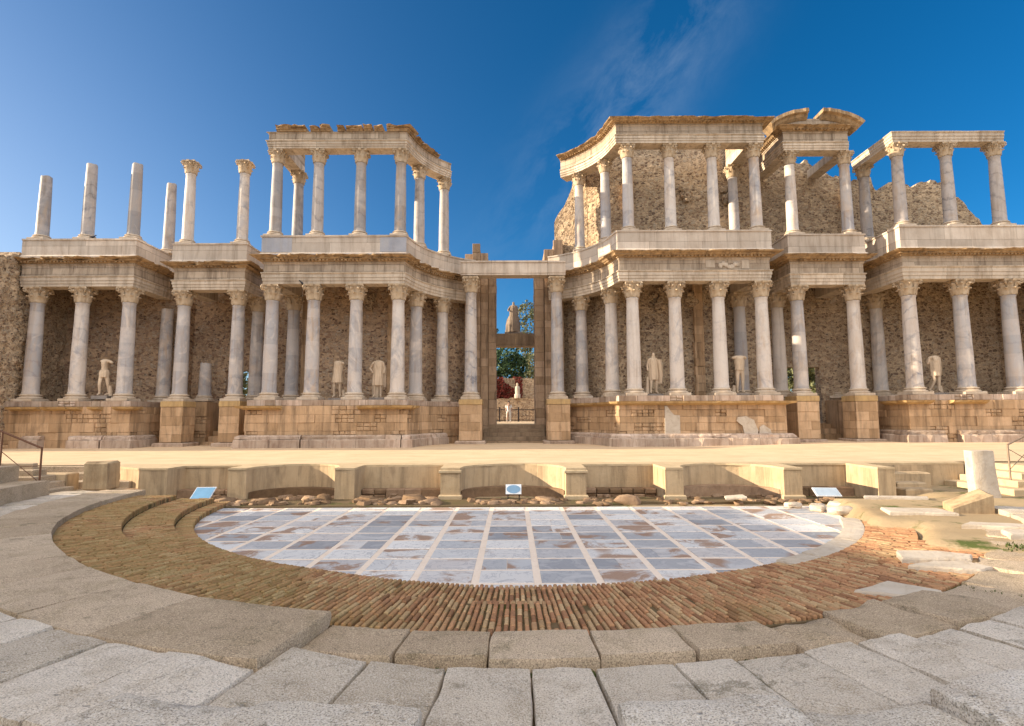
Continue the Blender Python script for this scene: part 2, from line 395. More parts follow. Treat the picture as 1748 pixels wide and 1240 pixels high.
def rubble_mat(name, mortar, mort2, stones, sc=3.2, frac=0.62):
    m, nt, b = newmat(name); c, _ = coords(nt)
    wob = nd(nt, 'ShaderNodeTexNoise', Vector=c, Scale=2.5, Detail=4.0).outputs['Color']
    cw = nd(nt, 'ShaderNodeVectorMath', dict(operation='MULTIPLY_ADD'), i0=wob, i1=(0.22, 0.22, 0.22), i2=c).outputs[0]
    cs = scaled(nt, cw, (1.0, 1.0, 1.5))
    v = nd(nt, 'ShaderNodeTexVoronoi', Vector=cs, Scale=sc, Randomness=0.95)
    ve = nd(nt, 'ShaderNodeTexVoronoi', dict(feature='DISTANCE_TO_EDGE'), Vector=cs, Scale=sc, Randomness=0.95)
    sep = nd(nt, 'ShaderNodeSeparateColor', Color=v.outputs['Color'])
    edge = ramp(nt, ve.outputs[0], [(0.05, 0.0), (0.16, 1.0)])
    n1 = nz(nt, c, 0.55, 6, 0.6, 0.5); n2 = nz(nt, c, 9, 6, 0.7)
    zone = mth(nt, 'MULTIPLY', mth(nt, 'SUBTRACT', n1, 0.5), 0.9)
    has = ramp(nt, mth(nt, 'ADD', sep.outputs[0], zone), [(1-frac, 0.0), (1-frac+0.05, 1.0)])
    mask = mth(nt, 'MULTIPLY', edge, has)
    scol = ramp(nt, sep.outputs[1], [(0.0, stones[0]), (0.35, stones[1]), (0.65, stones[2]), (1.0, stones[3])])
    mc = mixc(nt, ramp(nt, n1, [(0.35, 0.0), (0.65, 1.0)]), mortar, mort2)
    nb_ = nz(nt, scaled(nt, c, (0.25, 0.25, 3.2)), 1.2, 4, 0.6)
    mc = mixc(nt, mth(nt, 'MULTIPLY', ramp(nt, nb_, [(0.45, 0.0), (0.65, 1.0)]), 0.5), mc, tuple(x*0.72 for x in mort2))
    mc = mixc(nt, mth(nt, 'MULTIPLY', ramp(nt, n2, [(0.4, 0.0), (0.7, 1.0)]), 0.5), mc, tuple(x*0.55 for x in mort2))
    col = mixc(nt, mask, mc, scol)
    # putlog holes and lost stones
    v3 = nd(nt, 'ShaderNodeTexVoronoi', Vector=scaled(nt, cw, (1, 1, 1.4)), Scale=sc*0.85, Randomness=1.0)
    hl = mth(nt, 'MULTIPLY', ramp(nt, v3.outputs['Distance'], [(0.14, 1.0), (0.24, 0.0)]), ramp(nt, nd(nt, 'ShaderNodeSeparateColor', Color=v3.outputs['Color']).outputs[2], [(0.72, 0.0), (0.74, 1.0)]))
    col = mixc(nt, mth(nt, 'MULTIPLY', hl, 0.75), col, (0.045, 0.03, 0.022))
    col = mixc(nt, mth(nt, 'MULTIPLY', ramp(nt, n2, [(0.45, 0.0), (0.75, 1.0)]), 0.3), col, (0.10, 0.065, 0.04))
    big = nz(nt, scaled(nt, c, (1, 1, 0.45)), 0.35, 5, 0.6)
    col = mixc(nt, mth(nt, 'MULTIPLY', ramp(nt, big, [(0.48, 0.0), (0.72, 1.0)]), 0.3), col, (0.20, 0.15, 0.115))
    h = mth(nt, 'ADD', mth(nt, 'ADD', mth(nt, 'MULTIPLY', mask, 0.8), mth(nt, 'MULTIPLY', n2, 0.7)), mth(nt, 'MULTIPLY', hl, -1.4))
    finish(nt, b, col, 0.95, h, 0.06, 0.85, 0.1)
    return m

M = {}
M['column'] = marble('column_marble', (0.64, 0.575, 0.515), (0.40, 0.385, 0.39), (0.24, 0.235, 0.26), (0.50, 0.36, 0.245), 0.4)
M['column_vein'] = marble('column_marble_veined', (0.60, 0.54, 0.49), (0.40, 0.39, 0.40), (0.20, 0.21, 0.25), (0.50, 0.37, 0.26), 0.6)
M['column_upper'] = marble('column_marble_grey', (0.47, 0.42, 0.39), (0.29, 0.275, 0.275), (0.15, 0.15, 0.165), (0.42, 0.31, 0.215), 0.55)
M['capital'] = stone('capital_stone', (0.60, 0.49, 0.36), (0.46, 0.33, 0.20), (0.20, 0.13, 0.08), rnd=True, scale=3.0, stain_amt=0.5)
M['colbase'] = stone('column_base_marble', (0.62, 0.53, 0.43), (0.50, 0.39, 0.28), (0.34, 0.24, 0.15), rnd=True, scale=2.2, stain_amt=0.4)
M['arch'] = stone('entablature_marble', (0.66, 0.58, 0.48), (0.54, 0.45, 0.35), (0.30, 0.215, 0.14), scale=1.3, stain_amt=0.65, joint=(2.45, 4.0), bump=0.7)
M['frieze'] = stone('frieze_stone', (0.57, 0.475, 0.37), (0.44, 0.35, 0.26), (0.22, 0.155, 0.105), scale=1.5, stain_amt=0.75, joint=(1.15, 0.36), bump=0.8)
M['cornice'] = stone('cornice_stone', (0.52, 0.37, 0.215), (0.36, 0.24, 0.13), (0.13, 0.085, 0.055), scale=2.4, stain_amt=0.8, bump=1.0, joint=(1.3, 3.0))
M['parapet'] = stone('parapet_marble', (0.66, 0.585, 0.50), (0.55, 0.46, 0.375), (0.34, 0.26, 0.19), scale=0.9, stain_amt=0.55, pit=0.2, joint=(2.9, 4.0))
M['panelgrey'] = stone('grey_veined_marble', (0.42, 0.42, 0.45), (0.30, 0.31, 0.35), (0.48, 0.42, 0.36), scale=1.4, stain_amt=0.4, pit=0.1)
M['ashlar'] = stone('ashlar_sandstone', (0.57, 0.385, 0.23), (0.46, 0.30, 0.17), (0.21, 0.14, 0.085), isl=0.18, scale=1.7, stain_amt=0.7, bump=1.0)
M['ledge'] = stone('ledge_stone', (0.60, 0.42, 0.20), (0.46, 0.30, 0.14), (0.28, 0.18, 0.10), isl=0.15, scale=2.0)
M['plinth'] = stone('plinth_marble', (0.56, 0.46, 0.37), (0.44, 0.32, 0.24), (0.25, 0.16, 0.11), isl=0.2, scale=1.8, joint=(1.1, 2.0), bump=0.9, stain_amt=0.7)
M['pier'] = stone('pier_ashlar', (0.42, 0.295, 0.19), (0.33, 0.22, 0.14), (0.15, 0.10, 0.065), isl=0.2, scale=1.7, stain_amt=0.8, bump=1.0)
M['core'] = stone('core_stone', (0.34, 0.25, 0.16), (0.25, 0.17, 0.11), (0.12, 0.08, 0.05), scale=1.5)
M['rubble'] = rubble_mat('rubble_masonry', (0.66, 0.47, 0.31), (0.54, 0.375, 0.24), [(0.18, 0.125, 0.095), (0.36, 0.23, 0.155), (0.46, 0.345, 0.245), (0.56, 0.45, 0.34)], 4.6, 0.72)
M['rubble2'] = rubble_mat('rubble_masonry_pale', (0.66, 0.50, 0.335), (0.56, 0.415, 0.27), [(0.19, 0.135, 0.10), (0.34, 0.23, 0.15), (0.44, 0.33, 0.225), (0.52, 0.42, 0.31)], 5.0, 0.8)
M['pulpit'] = stone('stage_wall_plaster', (0.54, 0.41, 0.26), (0.44, 0.32, 0.19), (0.15, 0.105, 0.065), scale=1.6, stain_amt=0.6)
M['coping'] = stone('coping_stone', (0.58, 0.46, 0.29), (0.48, 0.36, 0.22), (0.30, 0.21, 0.12), scale=2.0, streak=False)
M['granite'] = stone('granite_brown', (0.53, 0.415, 0.295), (0.43, 0.33, 0.23), (0.30, 0.235, 0.14), isl=0.13, scale=1.1, stain_amt=0.7, streak=False, speck=0.55, bump=0.7)
M['granite_pale'] = stone('granite_pale', (0.68, 0.595, 0.49), (0.54, 0.46, 0.365), (0.36, 0.28, 0.185), isl=0.2, scale=0.9, stain_amt=0.75, streak=False, speck=0.5, bump=1.0)
M['granite_white'] = stone('granite_white', (0.78, 0.705, 0.605), (0.62, 0.545, 0.45), (0.46, 0.36, 0.25), isl=0.14, scale=0.9, stain_amt=0.65, streak=False, speck=0.65, bump=1.0)
M['limestone'] = stone('white_limestone', (0.60, 0.53, 0.44), (0.50, 0.42, 0.33), (0.36, 0.27, 0.18), scale=2.6, stain_amt=0.6, streak=False, bump=0.9)
M['block'] = stone('ochre_block', (0.52, 0.40, 0.25), (0.36, 0.25, 0.14), (0.16, 0.11, 0.07), scale=2.4, stain_amt=0.6)
M['statue'] = stone('statue_marble', (0.74, 0.60, 0.45), (0.62, 0.48, 0.34), (0.36, 0.26, 0.17), rnd=True, scale=3.0, stain_amt=0.5)
M['statue_dim'] = stone('statue_shaded', (0.34, 0.27, 0.21), (0.25, 0.19, 0.145), (0.13, 0.10, 0.08), rnd=True, scale=3.0, stain_amt=0.6)  # darker copy of the statue marble, doorway shade put into its colour
M['statue_grey'] = stone('statue_plinth', (0.34, 0.30, 0.27), (0.26, 0.22, 0.19), (0.15, 0.12, 0.10), rnd=True, scale=3.0)

def ground_mat(name, a, b_, d, sc=0.35, bumpd=0.03, spots=None):
    m, nt, b = newmat(name); c, _ = coords(nt)
    n1 = nz(nt, c, sc, 8, 0.62, 0.3); n2 = nz(nt, c, 14, 6, 0.7); n3 = nz(nt, scaled(nt, c, (0.25, 1, 1)), 1.1, 5, 0.6)
    col = mixc(nt, ramp(nt, n1, [(0.35, 0.0), (0.65, 1.0)]), a, b_)
    col = mixc(nt, mth(nt, 'MULTIPLY', ramp(nt, n3, [(0.5, 0.0), (0.75, 1.0)]), 0.5), col, d)
    col = mixc(nt, mth(nt, 'MULTIPLY', ramp(nt, n2, [(0.5, 0.0), (0.75, 1.0)]), 0.3), col, d)
    if spots:
        n4 = nz(nt, c, 0.7, 6, 0.7)
        col = mixc(nt, ramp(nt, n4, [(0.56, 0.0), (0.64, 1.0)]), col, spots)
    finish(nt, b, col, 0.95, mth(nt, 'ADD', n2, n1), bumpd, 0.6, 0.1)
    return m
M['stage'] = ground_mat('stage_sand', (0.70, 0.53, 0.35), (0.62, 0.46, 0.295), (0.46, 0.325, 0.205), 0.9, bumpd=0.03)
M['ground'] = ground_mat('dry_earth', (0.44, 0.33, 0.20), (0.36, 0.27, 0.16), (0.24, 0.17, 0.10), spots=(0.10, 0.12, 0.035))
M['soil'] = ground_mat('dark_soil', (0.17, 0.12, 0.07), (0.13, 0.10, 0.05), (0.08, 0.06, 0.035), 1.5, spots=(0.07, 0.09, 0.02))
M['rough'] = stone('channel_rubble', (0.30, 0.20, 0.12), (0.18, 0.11, 0.065), (0.09, 0.06, 0.04), isl=0.4, scale=3, streak=False)

def brick_mat():
    m, nt, b = newmat('orchestra_brick'); c, _ = coords(nt); r = island(nt)
    col = ramp(nt, r, [(0.0, (0.24, 0.12, 0.065)), (0.25, (0.42, 0.215, 0.115)), (0.5, (0.50, 0.275, 0.145)), (0.75, (0.38, 0.245, 0.13)), (1.0, (0.56, 0.39, 0.22))])
    n = nz(nt, c, 30, 4, 0.7); nb = nz(nt, c, 0.5, 6, 0.65, 0.3)
    col = mixc(nt, mth(nt, 'MULTIPLY', ramp(nt, n, [(0.4, 0.0), (0.7, 1.0)]), 0.45), col, (0.16, 0.10, 0.055))
    sx = nd(nt, 'ShaderNodeSeparateXYZ', Vector=c)
    lf = mth(nt, 'MULTIPLY', mth(nt, 'ADD', mth(nt, 'MULTIPLY', sx.outputs[0], -0.055), -0.02), 1.0)
    ms = ramp(nt, mth(nt, 'ADD', nb, mth(nt, 'MINIMUM', mth(nt, 'MAXIMUM', lf, -0.06), 0.2)), [(0.5, 0.0), (0.72, 1.0)])
    ms = mth(nt, 'MULTIPLY', ms, ramp(nt, n, [(0.3, 0.3), (0.6, 1.0)]))
    col = mixc(nt, mth(nt, 'MULTIPLY', ms, 0.62), col, (0.215, 0.175, 0.06))
    finish(nt, b, col, 0.92, mth(nt, 'ADD', n, nb), 0.012, 0.7, 0.15)
    return m
M['brick'] = brick_mat()
def floor_mat():
    m, nt, b = newmat('orchestra_marble'); c, _ = coords(nt); r = island(nt)
    col = ramp(nt, r, [(0.0, (0.27, 0.285, 0.315)), (0.2, (0.43, 0.44, 0.46)), (0.38, (0.58, 0.545, 0.53)), (0.6, (0.64, 0.63, 0.62)), (0.8, (0.75, 0.74, 0.72)), (1.0, (0.43, 0.45, 0.48))])
    off = nd(nt, 'ShaderNodeCombineXYZ', X=mth(nt, 'MULTIPLY', r, 40.0), Y=mth(nt, 'MULTIPLY', r, 23.0), Z=0.0).outputs[0]
    ci = nd(nt, 'ShaderNodeVectorMath', dict(operation='ADD'), i0=c, i1=off).outputs[0]
    n1 = nz(nt, ci, 2.0, 8, 0.65, 1.4); n2 = nz(nt, ci, 1.1, 7, 0.7, 0.8); n3 = nz(nt, c, 30, 4, 0.7)
    vm = ramp(nt, mth(nt, 'ABSOLUTE', mth(nt, 'SUBTRACT', n1, 0.5)), [(0.0, 1.0), (0.02, 0.0)])
    col = mixc(nt, mth(nt, 'MULTIPLY', vm, 0.7), col, (0.24, 0.26, 0.31))
    col = mixc(nt, mth(nt, 'MULTIPLY', ramp(nt, n1, [(0.5, 0.0), (0.7, 1.0)]), 0.45), col, (0.68, 0.67, 0.67))
    st = mth(nt, 'MULTIPLY', ramp(nt, n2, [(0.47, 0.0), (0.53, 1.0)]), ramp(nt, nz(nt, ci, 0.45, 2, 0.5), [(0.515, 0.0), (0.55, 1.0)]))
    col = mixc(nt, mth(nt, 'MULTIPLY', st, 0.85), col, mixc(nt, n3, (0.20, 0.095, 0.05), (0.42, 0.26, 0.16)))
    col = mixc(nt, mth(nt, 'MULTIPLY', ramp(nt, n3, [(0.5, 0.0), (0.75, 1.0)]), 0.2), col, (0.30, 0.27, 0.25))
    finish(nt, b, col, ramp(nt, n2, [(0.3, 0.42), (0.7, 0.8)]), mth(nt, 'ADD', n1, mth(nt, 'MULTIPLY', n3, 0.4)), 0.008, 0.5, 0.45)
    return m
M['floor'] = floor_mat()
M['grout'] = stone('pink_marble_strip', (0.84, 0.715, 0.60), (0.78, 0.65, 0.53), (0.62, 0.48, 0.36), scale=2.5, streak=False, stain_amt=0.4, pit=0.2)
def plain(name, c, rough=0.6, metal=0.0, var=0.25, sc=8):
    m, nt, b = newmat(name); co, _ = coords(nt); n = nz(nt, co, sc, 5, 0.6)
    col = mixc(nt, ramp(nt, n, [(0.35, 0.0), (0.7, 1.0)]), c, tuple(x*(1-var) for x in c))
    finish(nt, b, col, rough, n, 0.004, 0.3, 0.4); b.inputs['Metallic'].default_value = metal
    return m
M['rust'] = plain('rusty_iron', (0.20, 0.10, 0.06), 0.7, 0.4)
M['rail'] = plain('weathered_rail', (0.30, 0.22, 0.16), 0.55, 0.5)
M['iron'] = plain('dark_iron', (0.03, 0.03, 0.04), 0.5, 0.6)
M['sign_frame'] = plain('sign_white', (0.72, 0.76, 0.80), 0.4)
M['sign_blue'] = plain('sign_blue', (0.16, 0.30, 0.46), 0.35, sc=3)
M['sign_pale'] = plain('panel_pale_blue', (0.42, 0.50, 0.58), 0.2, sc=3)
M['glass_blue'] = plain('panel_sky_blue', (0.22, 0.42, 0.62), 0.15, sc=2)
M['wood'] = plain('door_wood', (0.12, 0.08, 0.06), 0.8)
M['cloth'] = plain('white_cloth', (0.75, 0.74, 0.72), 0.9)
M['cloth_dark'] = plain('dark_cloth', (0.06, 0.07, 0.10), 0.9)
M['skin'] = plain('skin', (0.45, 0.28, 0.20), 0.6)
M['hair'] = plain('hair', (0.05, 0.035, 0.025), 0.7)
M['bird'] = plain('dark_feathers', (0.04, 0.04, 0.05), 0.7)
M['bark'] = plain('bark', (0.11, 0.08, 0.055), 0.9)
def leafmat(name, a, b_, tr=0.25):
    m, nt, b = newmat(name); r = island(nt); c, _ = coords(nt)
    col = mixc(nt, r, a, b_); col = mixc(nt, ramp(nt, nz(nt, c, 0.8, 4), [(0.4, 0.0), (0.65, 1.0)]), col, a)
    finish(nt, b, col, 0.6, spec=0.3); b.inputs['Transmission Weight'].default_value = 0.0
    return m
M['leaf_dark'] = leafmat('dark_leaves', (0.025, 0.055, 0.02), (0.06, 0.11, 0.03))
M['leaf_olive'] = leafmat('olive_leaves', (0.09, 0.10, 0.04), (0.20, 0.20, 0.09))
M['leaf_red'] = leafmat('red_creeper', (0.15, 0.022, 0.018), (0.28, 0.06, 0.035))
M['moss'] = leafmat('moss_blades', (0.05, 0.07, 0.015), (0.11, 0.125, 0.03))

# ---------------------------------------------------------------- columns
def revolve_mesh(name, prof, mat, n=32, smooth=40):
    b = MB(); b.revolve(prof, n); return b.mesh(name, mat, smooth)
def base_mesh(r, h):
    b = MB(); w = r*1.42; ph = h*0.36
    b.box(-w, w, -w, w, 0, ph, ch=0.02)
    z = ph
    pr = [(r*1.36, z), (r*1.42, z+h*0.06), (r*1.42, z+h*0.14), (r*1.34, z+h*0.2), (r*1.2, z+h*0.23), (r*1.14, z+h*0.32), (r*1.17, z+h*0.38), (r*1.26, z+h*0.41), (r*1.27, z+h*0.49), (r*1.2, z+h*0.55), (r*1.08, z+h*0.57), (r*1.04, h)]
    b.revolve(pr, 32); return b.mesh('base', M['colbase'], 35)
def shaft_mesh(r, h, broken=False):
    b = MB(); prof = [(r*1.05, 0), (r*1.05, 0.06), (r*1.0, 0.14)]
    for k in range(1, 15):
        t = k/15; prof.append((r*(1-0.16*t**1.6), 0.14+(h-0.26)*t))
    if broken: prof += [(r*0.84, h-0.03), (r*0.80, h)]
    else: prof += [(r*0.84, h-0.10), (r*0.90, h-0.07), (r*0.90, h-0.02), (r*0.86, h)]
    b.revolve(prof, 32)
    n = len(b.v)
    b.v = [(x*(1+0.018*fbm(x*2, y*2, z*0.9)), y*(1+0.018*fbm(x*2, y*2, z*0.9+4)), z+(0.06*fbm(x*3, y*3, 1) if broken and z > h-0.05 else 0)) for x, y, z in b.v]
    return b.mesh('shaft', M['column'], 45)
def capital_mesh(r, h, seed=0):
    b = MB(); rr = r*0.86
    b.revolve([(rr, 0), (rr*1.0, h*0.3), (rr*1.05, h*0.6), (rr*1.22, h*0.8), (rr*1.42, h*0.9)], 24)
    rnd = random.Random(seed)
    for row, (n, z0, lh, out, w, ph) in enumerate(((8, 0.0, 0.46, 0.34, 0.44, 0), (8, 0.06, 0.72, 0.42, 0.40, PI/8))):
        for i in range(n):
            a = 2*PI*i/n+ph; ca, sa = math.cos(a), math.sin(a); ring = []
            brk = rnd.random()
            for k, (t, o, ww) in enumerate(((0, 0.03, 0.8), (0.35, 0.08, 1.0), (0.65, 0.13, 1.0), (0.88, 0.26, 0.85), (1.0, out, 0.6), (0.93, out+0.10, 0.4), (0.82, out+0.09, 0.2))):
                if brk < 0.25 and k > 4: o *= 0.6
                rad = rr*(1+o+0.04*row); z = h*(z0+lh*t); hw = rr*w*ww*0.9
                for s, dp in ((-1, -0.05), (0, 0.05), (1, -0.05)):
                    rad2 = rad*(1+dp); ring.append((ca*rad2-sa*s*hw, sa*rad2+ca*s*hw, z))
            nn = len(ring)//3; back = []
            for p in ring: d = math.hypot(p[0], p[1]); f = (d-rr*0.14)/d; back.append((p[0]*f, p[1]*f, p[2]-0.01))
            vs = ring+back; o = len(ring); fs = []
            for k in range(nn-1):
                for s in range(2):
                    q = (3*k+s, 3*k+s+1, 3*k+s+4, 3*k+s+3); fs.append(q); fs.append(tuple(o+x for x in reversed(q)))
                fs.append((3*k, 3*k+3, o+3*k+3, o+3*k)); fs.append((3*k+2, o+3*k+2, o+3*k+5, 3*k+5))
            fs.append((3*nn-3, 3*nn-2, o+3*nn-2, o+3*nn-3)); fs.append((3*nn-2, 3*nn-1, o+3*nn-1, o+3*nn-2))
            b.add(vs, fs)
    # corner volutes
    for i in range(4):
        a = PI/4+i*PI/2; ca, sa = math.cos(a), math.sin(a)
        if rnd.random() < 0.2: continue
        pts = []
        for k in range(9):
            t = k/8; pts.append((rr*(1.05+0.62*t**1.4), h*(0.55+0.32*t)))
        cx, cz = rr*1.58, h*0.79
        for k in range(1, 9): u = PI*0.6-k*0.75; q = 0.14*h*(1-k/12); pts.append((cx+q*math.cos(u), cz+q*math.sin(u)))
        b.tube([(ca*x, sa*x, z) for x, z in pts], [h*0.05]*len(pts), 6)
    # abacus with hollow sides
    ring = []
    for i in range(4):
        a = PI/4+i*PI/2
        for t in range(6):
            u = t/6; aa = a+u*PI/2; p0 = Vector((math.cos(a), math.sin(a)))*rr*1.80; p1 = Vector((math.cos(a+PI/2), math.sin(a+PI/2)))*rr*1.80
            p = p0.lerp(p1, u); p *= 1-0.10*math.sin(u*PI); ring.append((p.x, p.y))
    b.loft([[(x*0.92, y*0.92, h*0.87) for x, y in ring], [(x, y, h*0.92) for x, y in ring], [(x, y, h) for x, y in ring]])
    for i in range(4): a = i*PI/2; b.box(rr*1.18*math.cos(a)-0.08, rr*1.18*math.cos(a)+0.08, rr*1.18*math.sin(a)-0.08, rr*1.18*math.sin(a)+0.08, h*0.85, h*0.99)
    b.v = [(x+0.012*noise.noise(Vector((x*9+seed, y*9, z*9))), y+0.012*noise.noise(Vector((x*9, y*9+seed, z*9+5))), z) for x, y, z in b.v]
    return b.mesh('capital', M['capital'], 50)
CM = {}
def colkit(key, r, H, bh, chh, mat='column'):
    sh = shaft_mesh(r, H-bh-chh, broken=(chh == 0))
    sh.materials[0] = M[mat]
    CM[key] = (base_mesh(r*1.04, bh), sh, [capital_mesh(r*1.10, chh, s) for s in range(5)] if chh else None, bh, H-chh)
colkit('low', 0.38, 6.30, 0.42, 0.86)
colkit('up', 0.32, 5.02, 0.34, 0.74, 'column_upper')
colkit('upc', 0.31, 5.04, 0.34, 0.74)
colkit('door', 0.375, 7.36, 0.46, 0.95, 'column_vein')
colkit('lowv', 0.39, 6.30, 0.42, 0.86, 'column_vein')
colkit('plainA', 0.315, 3.78, 0.34, 0, 'column_upper')
colkit('plainB', 0.315, 4.49, 0.34, 0, 'column_upper')
colkit('half', 0.35, 2.3, 0.36, 0)
colkit('lowplain', 0.37, 5.6, 0.40, 0)
def column(kind, x, y, z, label, group, dz=1.0):
    b, s, c, bh, ct = CM[kind]
    t = thing('marble_column', label, 'column', (x, y, z), group)
    sc = (1, 1, dz); rz = random.choice((0, PI/2, PI, -PI/2))
    o = inst('base', b, t, (0, 0, 0), (0, 0, rz))
    a = random.uniform(0, 6.28)
    inst('shaft', s, t, (0, 0, bh), (0, 0, a), sc)
    if c: inst('capital', random.choice(c), t, (0, 0, bh+(ct-bh)*dz), (0, 0, rz+random.uniform(-0.03, 0.03)))
    return t
ZL, ZR = 3.44, 3.60          # podium tops, left and right halves
GL, GU = 'columns of the lower storey', 'columns of the upper storey'
ords = ('outermost', 'second from outside', 'third from outside', 'innermost'); odr = ords[::-1]
for i, x in enumerate((-26.3, -23.8, -21.2)):
    column('low', x, 30.4, ZL, '%s pale lower column from the outer end of the wing topped by bare shafts' % ('first', 'second', 'third')[i], GL)
column('lowplain', -20.7, 33.0, ZL, 'plain shaded column without capital behind the wing topped by bare shafts', GL)
for i, x in enumerate((-18.7, -15.58)):
    column('low', x, 31.3, ZL, 'pale pedestal column in the bay of two lone capitals, beside the %s' % ('bare-shaft wing', 'open-sky porch')[i], GL)
column('half', -18.4, 33.3, 3.5, 'broken column stump in shade inside the bay of two lone capitals', GL)
column('low', -15.35, 33.2, ZL, 'shaded capped column deep inside the bay of two lone capitals', GL)
for i, x in enumerate((-13.1, -10.83, -8.5, -6.2)):
    column('low', x, 30.0, ZL, 'white lower column, %s of four fronting the open-sky porch' % ords[i], GL)
column('low', -13.0, 32.75, ZL, 'shaded capped column behind the outermost lower column of the open-sky porch', GL)
AC = (0.0, 29.2); AR = 6.17
def apt(a, r=AR): return (AC[0]+r*math.cos(R(a)), AC[1]+r*math.sin(R(a)))
for a, lb in ((154.0, 'lower column just behind the curved corner of the open-sky porch'), (133.5, 'lower column on the curve of the open-sky porch, next to the tall door column')):
    column('low', *apt(a), ZL, lb, GL)
column('door', -2.45, 33.0, ZL+0.1, 'extra tall veined column by the doorway, on the open-sky porch side', GL)
column('door', 2.70, 33.0, ZL+0.1, 'extra tall veined column by the doorway, on the rubble-backed porch side', GL)
for a, lb in ((46.5, 'lower column on the curve of the rubble-backed porch, next to the tall door column'), (22.5, 'lower column just behind the curved corner of the rubble-backed porch')):
    column('low', *apt(a), ZR, lb, GL, 0.985)
for i, x in enumerate((6.6, 8.92, 11.3, 13.65)):
    column('low', x, 30.0, ZR, 'cream lower column, %s of four fronting the rubble-backed porch' % odr[i], GL, 0.985)
column('low', 13.55, 32.7, ZR, 'shaded capped column behind the outermost lower column of the rubble-backed porch', GL, 0.985)
column('low', 15.95, 33.0, ZR, 'shaded brown column in the gap between rubble-backed porch and pediment bay', GL, 0.985)
for i, x in enumerate((16.12, 19.3)):
    column('low', x, 31.0, ZR, 'cream pedestal column under the broken pediment, beside the %s' % ('rubble-backed porch', 'bare-beam wing')[i], GL, 0.985)
column('lowplain', 20.2, 35.0, ZR, 'mottled shaded column without capital deep inside the pediment bay', GL)
column('low', 22.15, 33.4, ZR, 'shaded brown capped column behind the corner of the bare-beam wing', GL, 0.985)
for i, x in enumerate((21.62, 24.42, 27.05)):
    column('lowv', x, 29.85, ZR, '%s grey veined lower column of the bare-beam wing, counted from the pediment' % ('first', 'second', 'third')[i], GL, 0.99)
ZU, ZV = 12.40, 12.61
column('plainA', -26.37, 30.4, ZU, 'shortest bare shaft, outermost on top of its wing', GU)
column('plainB', -23.83, 30.4, ZU, 'tall bare shaft, middle one of the front three against the sky', GU)
column('plainB', -21.25, 30.4, ZU, 'tall bare shaft on the front corner of its parapet', GU)
column('plainB', -20.95, 33.1, ZU, 'bare shaft set back behind the others, beside the two lone capitals', GU)
for i, x in enumerate((-18.72, -15.57)):
    column('upc', x, 31.3, ZU, 'lone upper column with capital carrying nothing, beside the %s' % ('bare shafts', 'open-sky porch')[i], GU)
for i, x in enumerate((-13.1, -10.78, -8.42, -6.18)):
    column('up', x, 30.0, ZU, 'slender upper column, %s of four fronting the open-sky porch' % ords[i], GU)
column('up', -12.95, 32.7, ZU, 'slender white column at the back outer corner of the open-sky porch', GU)
for a, lb in ((152.5, 'slender sunlit column just behind the curved corner of the open-sky porch'), (133.0, 'slender sunlit column ending the curve of the open-sky porch')):
    column('up', *apt(a), ZU, lb, GU)
for a, lb in ((46.5, 'slender sunlit column ending the curve of the rubble-backed porch'), (25.5, 'slender sunlit column just behind the curved corner of the rubble-backed porch')):
    column('upc', *apt(a), ZV, lb, GU)
for i, x in enumerate((6.5, 8.85, 11.25, 13.62)):
    column('upc', x, 30.0, ZV, 'slender upper column, %s of four fronting the rubble-backed porch' % odr[i], GU)
column('upc', 13.45, 32.6, ZV, 'slender shaded column inside the rubble-backed porch by its outer corner', GU)
for i, x in enumerate((16.12, 19.3)):
    column('upc', x, 31.0, ZV+0.10, 'slender column carrying the broken pediment, beside the %s' % ('rubble-backed porch', 'bare-beam wing')[i], GU, 0.987)
column('up', 21.4, 32.55, ZV+0.16, 'dark veined upper column at the back end of the bare beam', GU, 0.952)
for i, x in enumerate((21.55, 24.28, 27.0)):
    column('up', x, 29.85, ZV+0.16, '%s grey veined column under the bare beam, counted from the pediment' % ('first', 'second', 'third')[i], GU, 0.952)

# ---------------------------------------------------------------- entablatures and parapets
def prof_arch(z0, h, w=0.40):
    return [(-w, z0), (w, z0), (w, z0+h*0.26), (w+0.035, z0+h*0.27), (w+0.035, z0+h*0.54), (w+0.07, z0+h*0.55), (w+0.07, z0+h*0.84), (w+0.13, z0+h*0.93), (w+0.13, z0+h), (-w, z0+h)]
def prof_frieze(z0, h, w=0.39):
    return [(-w, z0), (w, z0), (w, z0+h*0.8), (w+0.05, z0+h*0.9), (w+0.05, z0+h), (-w, z0+h)]
def prof_cornice(z0, h, p=0.55, w=0.40):
    return [(-w, z0), (w+0.10, z0), (w+0.12, z0+h*0.30), (w+p*0.55, z0+h*0.36), (w+p*0.72, z0+h*0.62), (w+p, z0+h*0.80), (w+p+0.03, z0+h), (-w, z0+h)]
def dentils(mb, path, z0, z1, o0, o1, sp=0.20, wd=0.11, drop=0.12):
    at, L = along(path); s = 0.08
    while s < L[-1]-0.06:
        if random.random() > drop:
            a, na = at(s); b, nb = at(s+wd)
            q = lambda p, n, o, z: (p[0]+n[0]*o, p[1]+n[1]*o, z)
            vs = [q(a, na, o0, z0), q(b, nb, o0, z0), q(b, nb, o1, z0), q(a, na, o1, z0), q(a, na, o0, z1), q(b, nb, o0, z1), q(b, nb, o1, z1), q(a, na, o1, z1)]
            mb.add(vs, [(3, 2, 1, 0), (4, 5, 6, 7), (0, 1, 5, 4), (1, 2, 6, 5), (2, 3, 7, 6), (3, 0, 4, 7)])
        s += sp
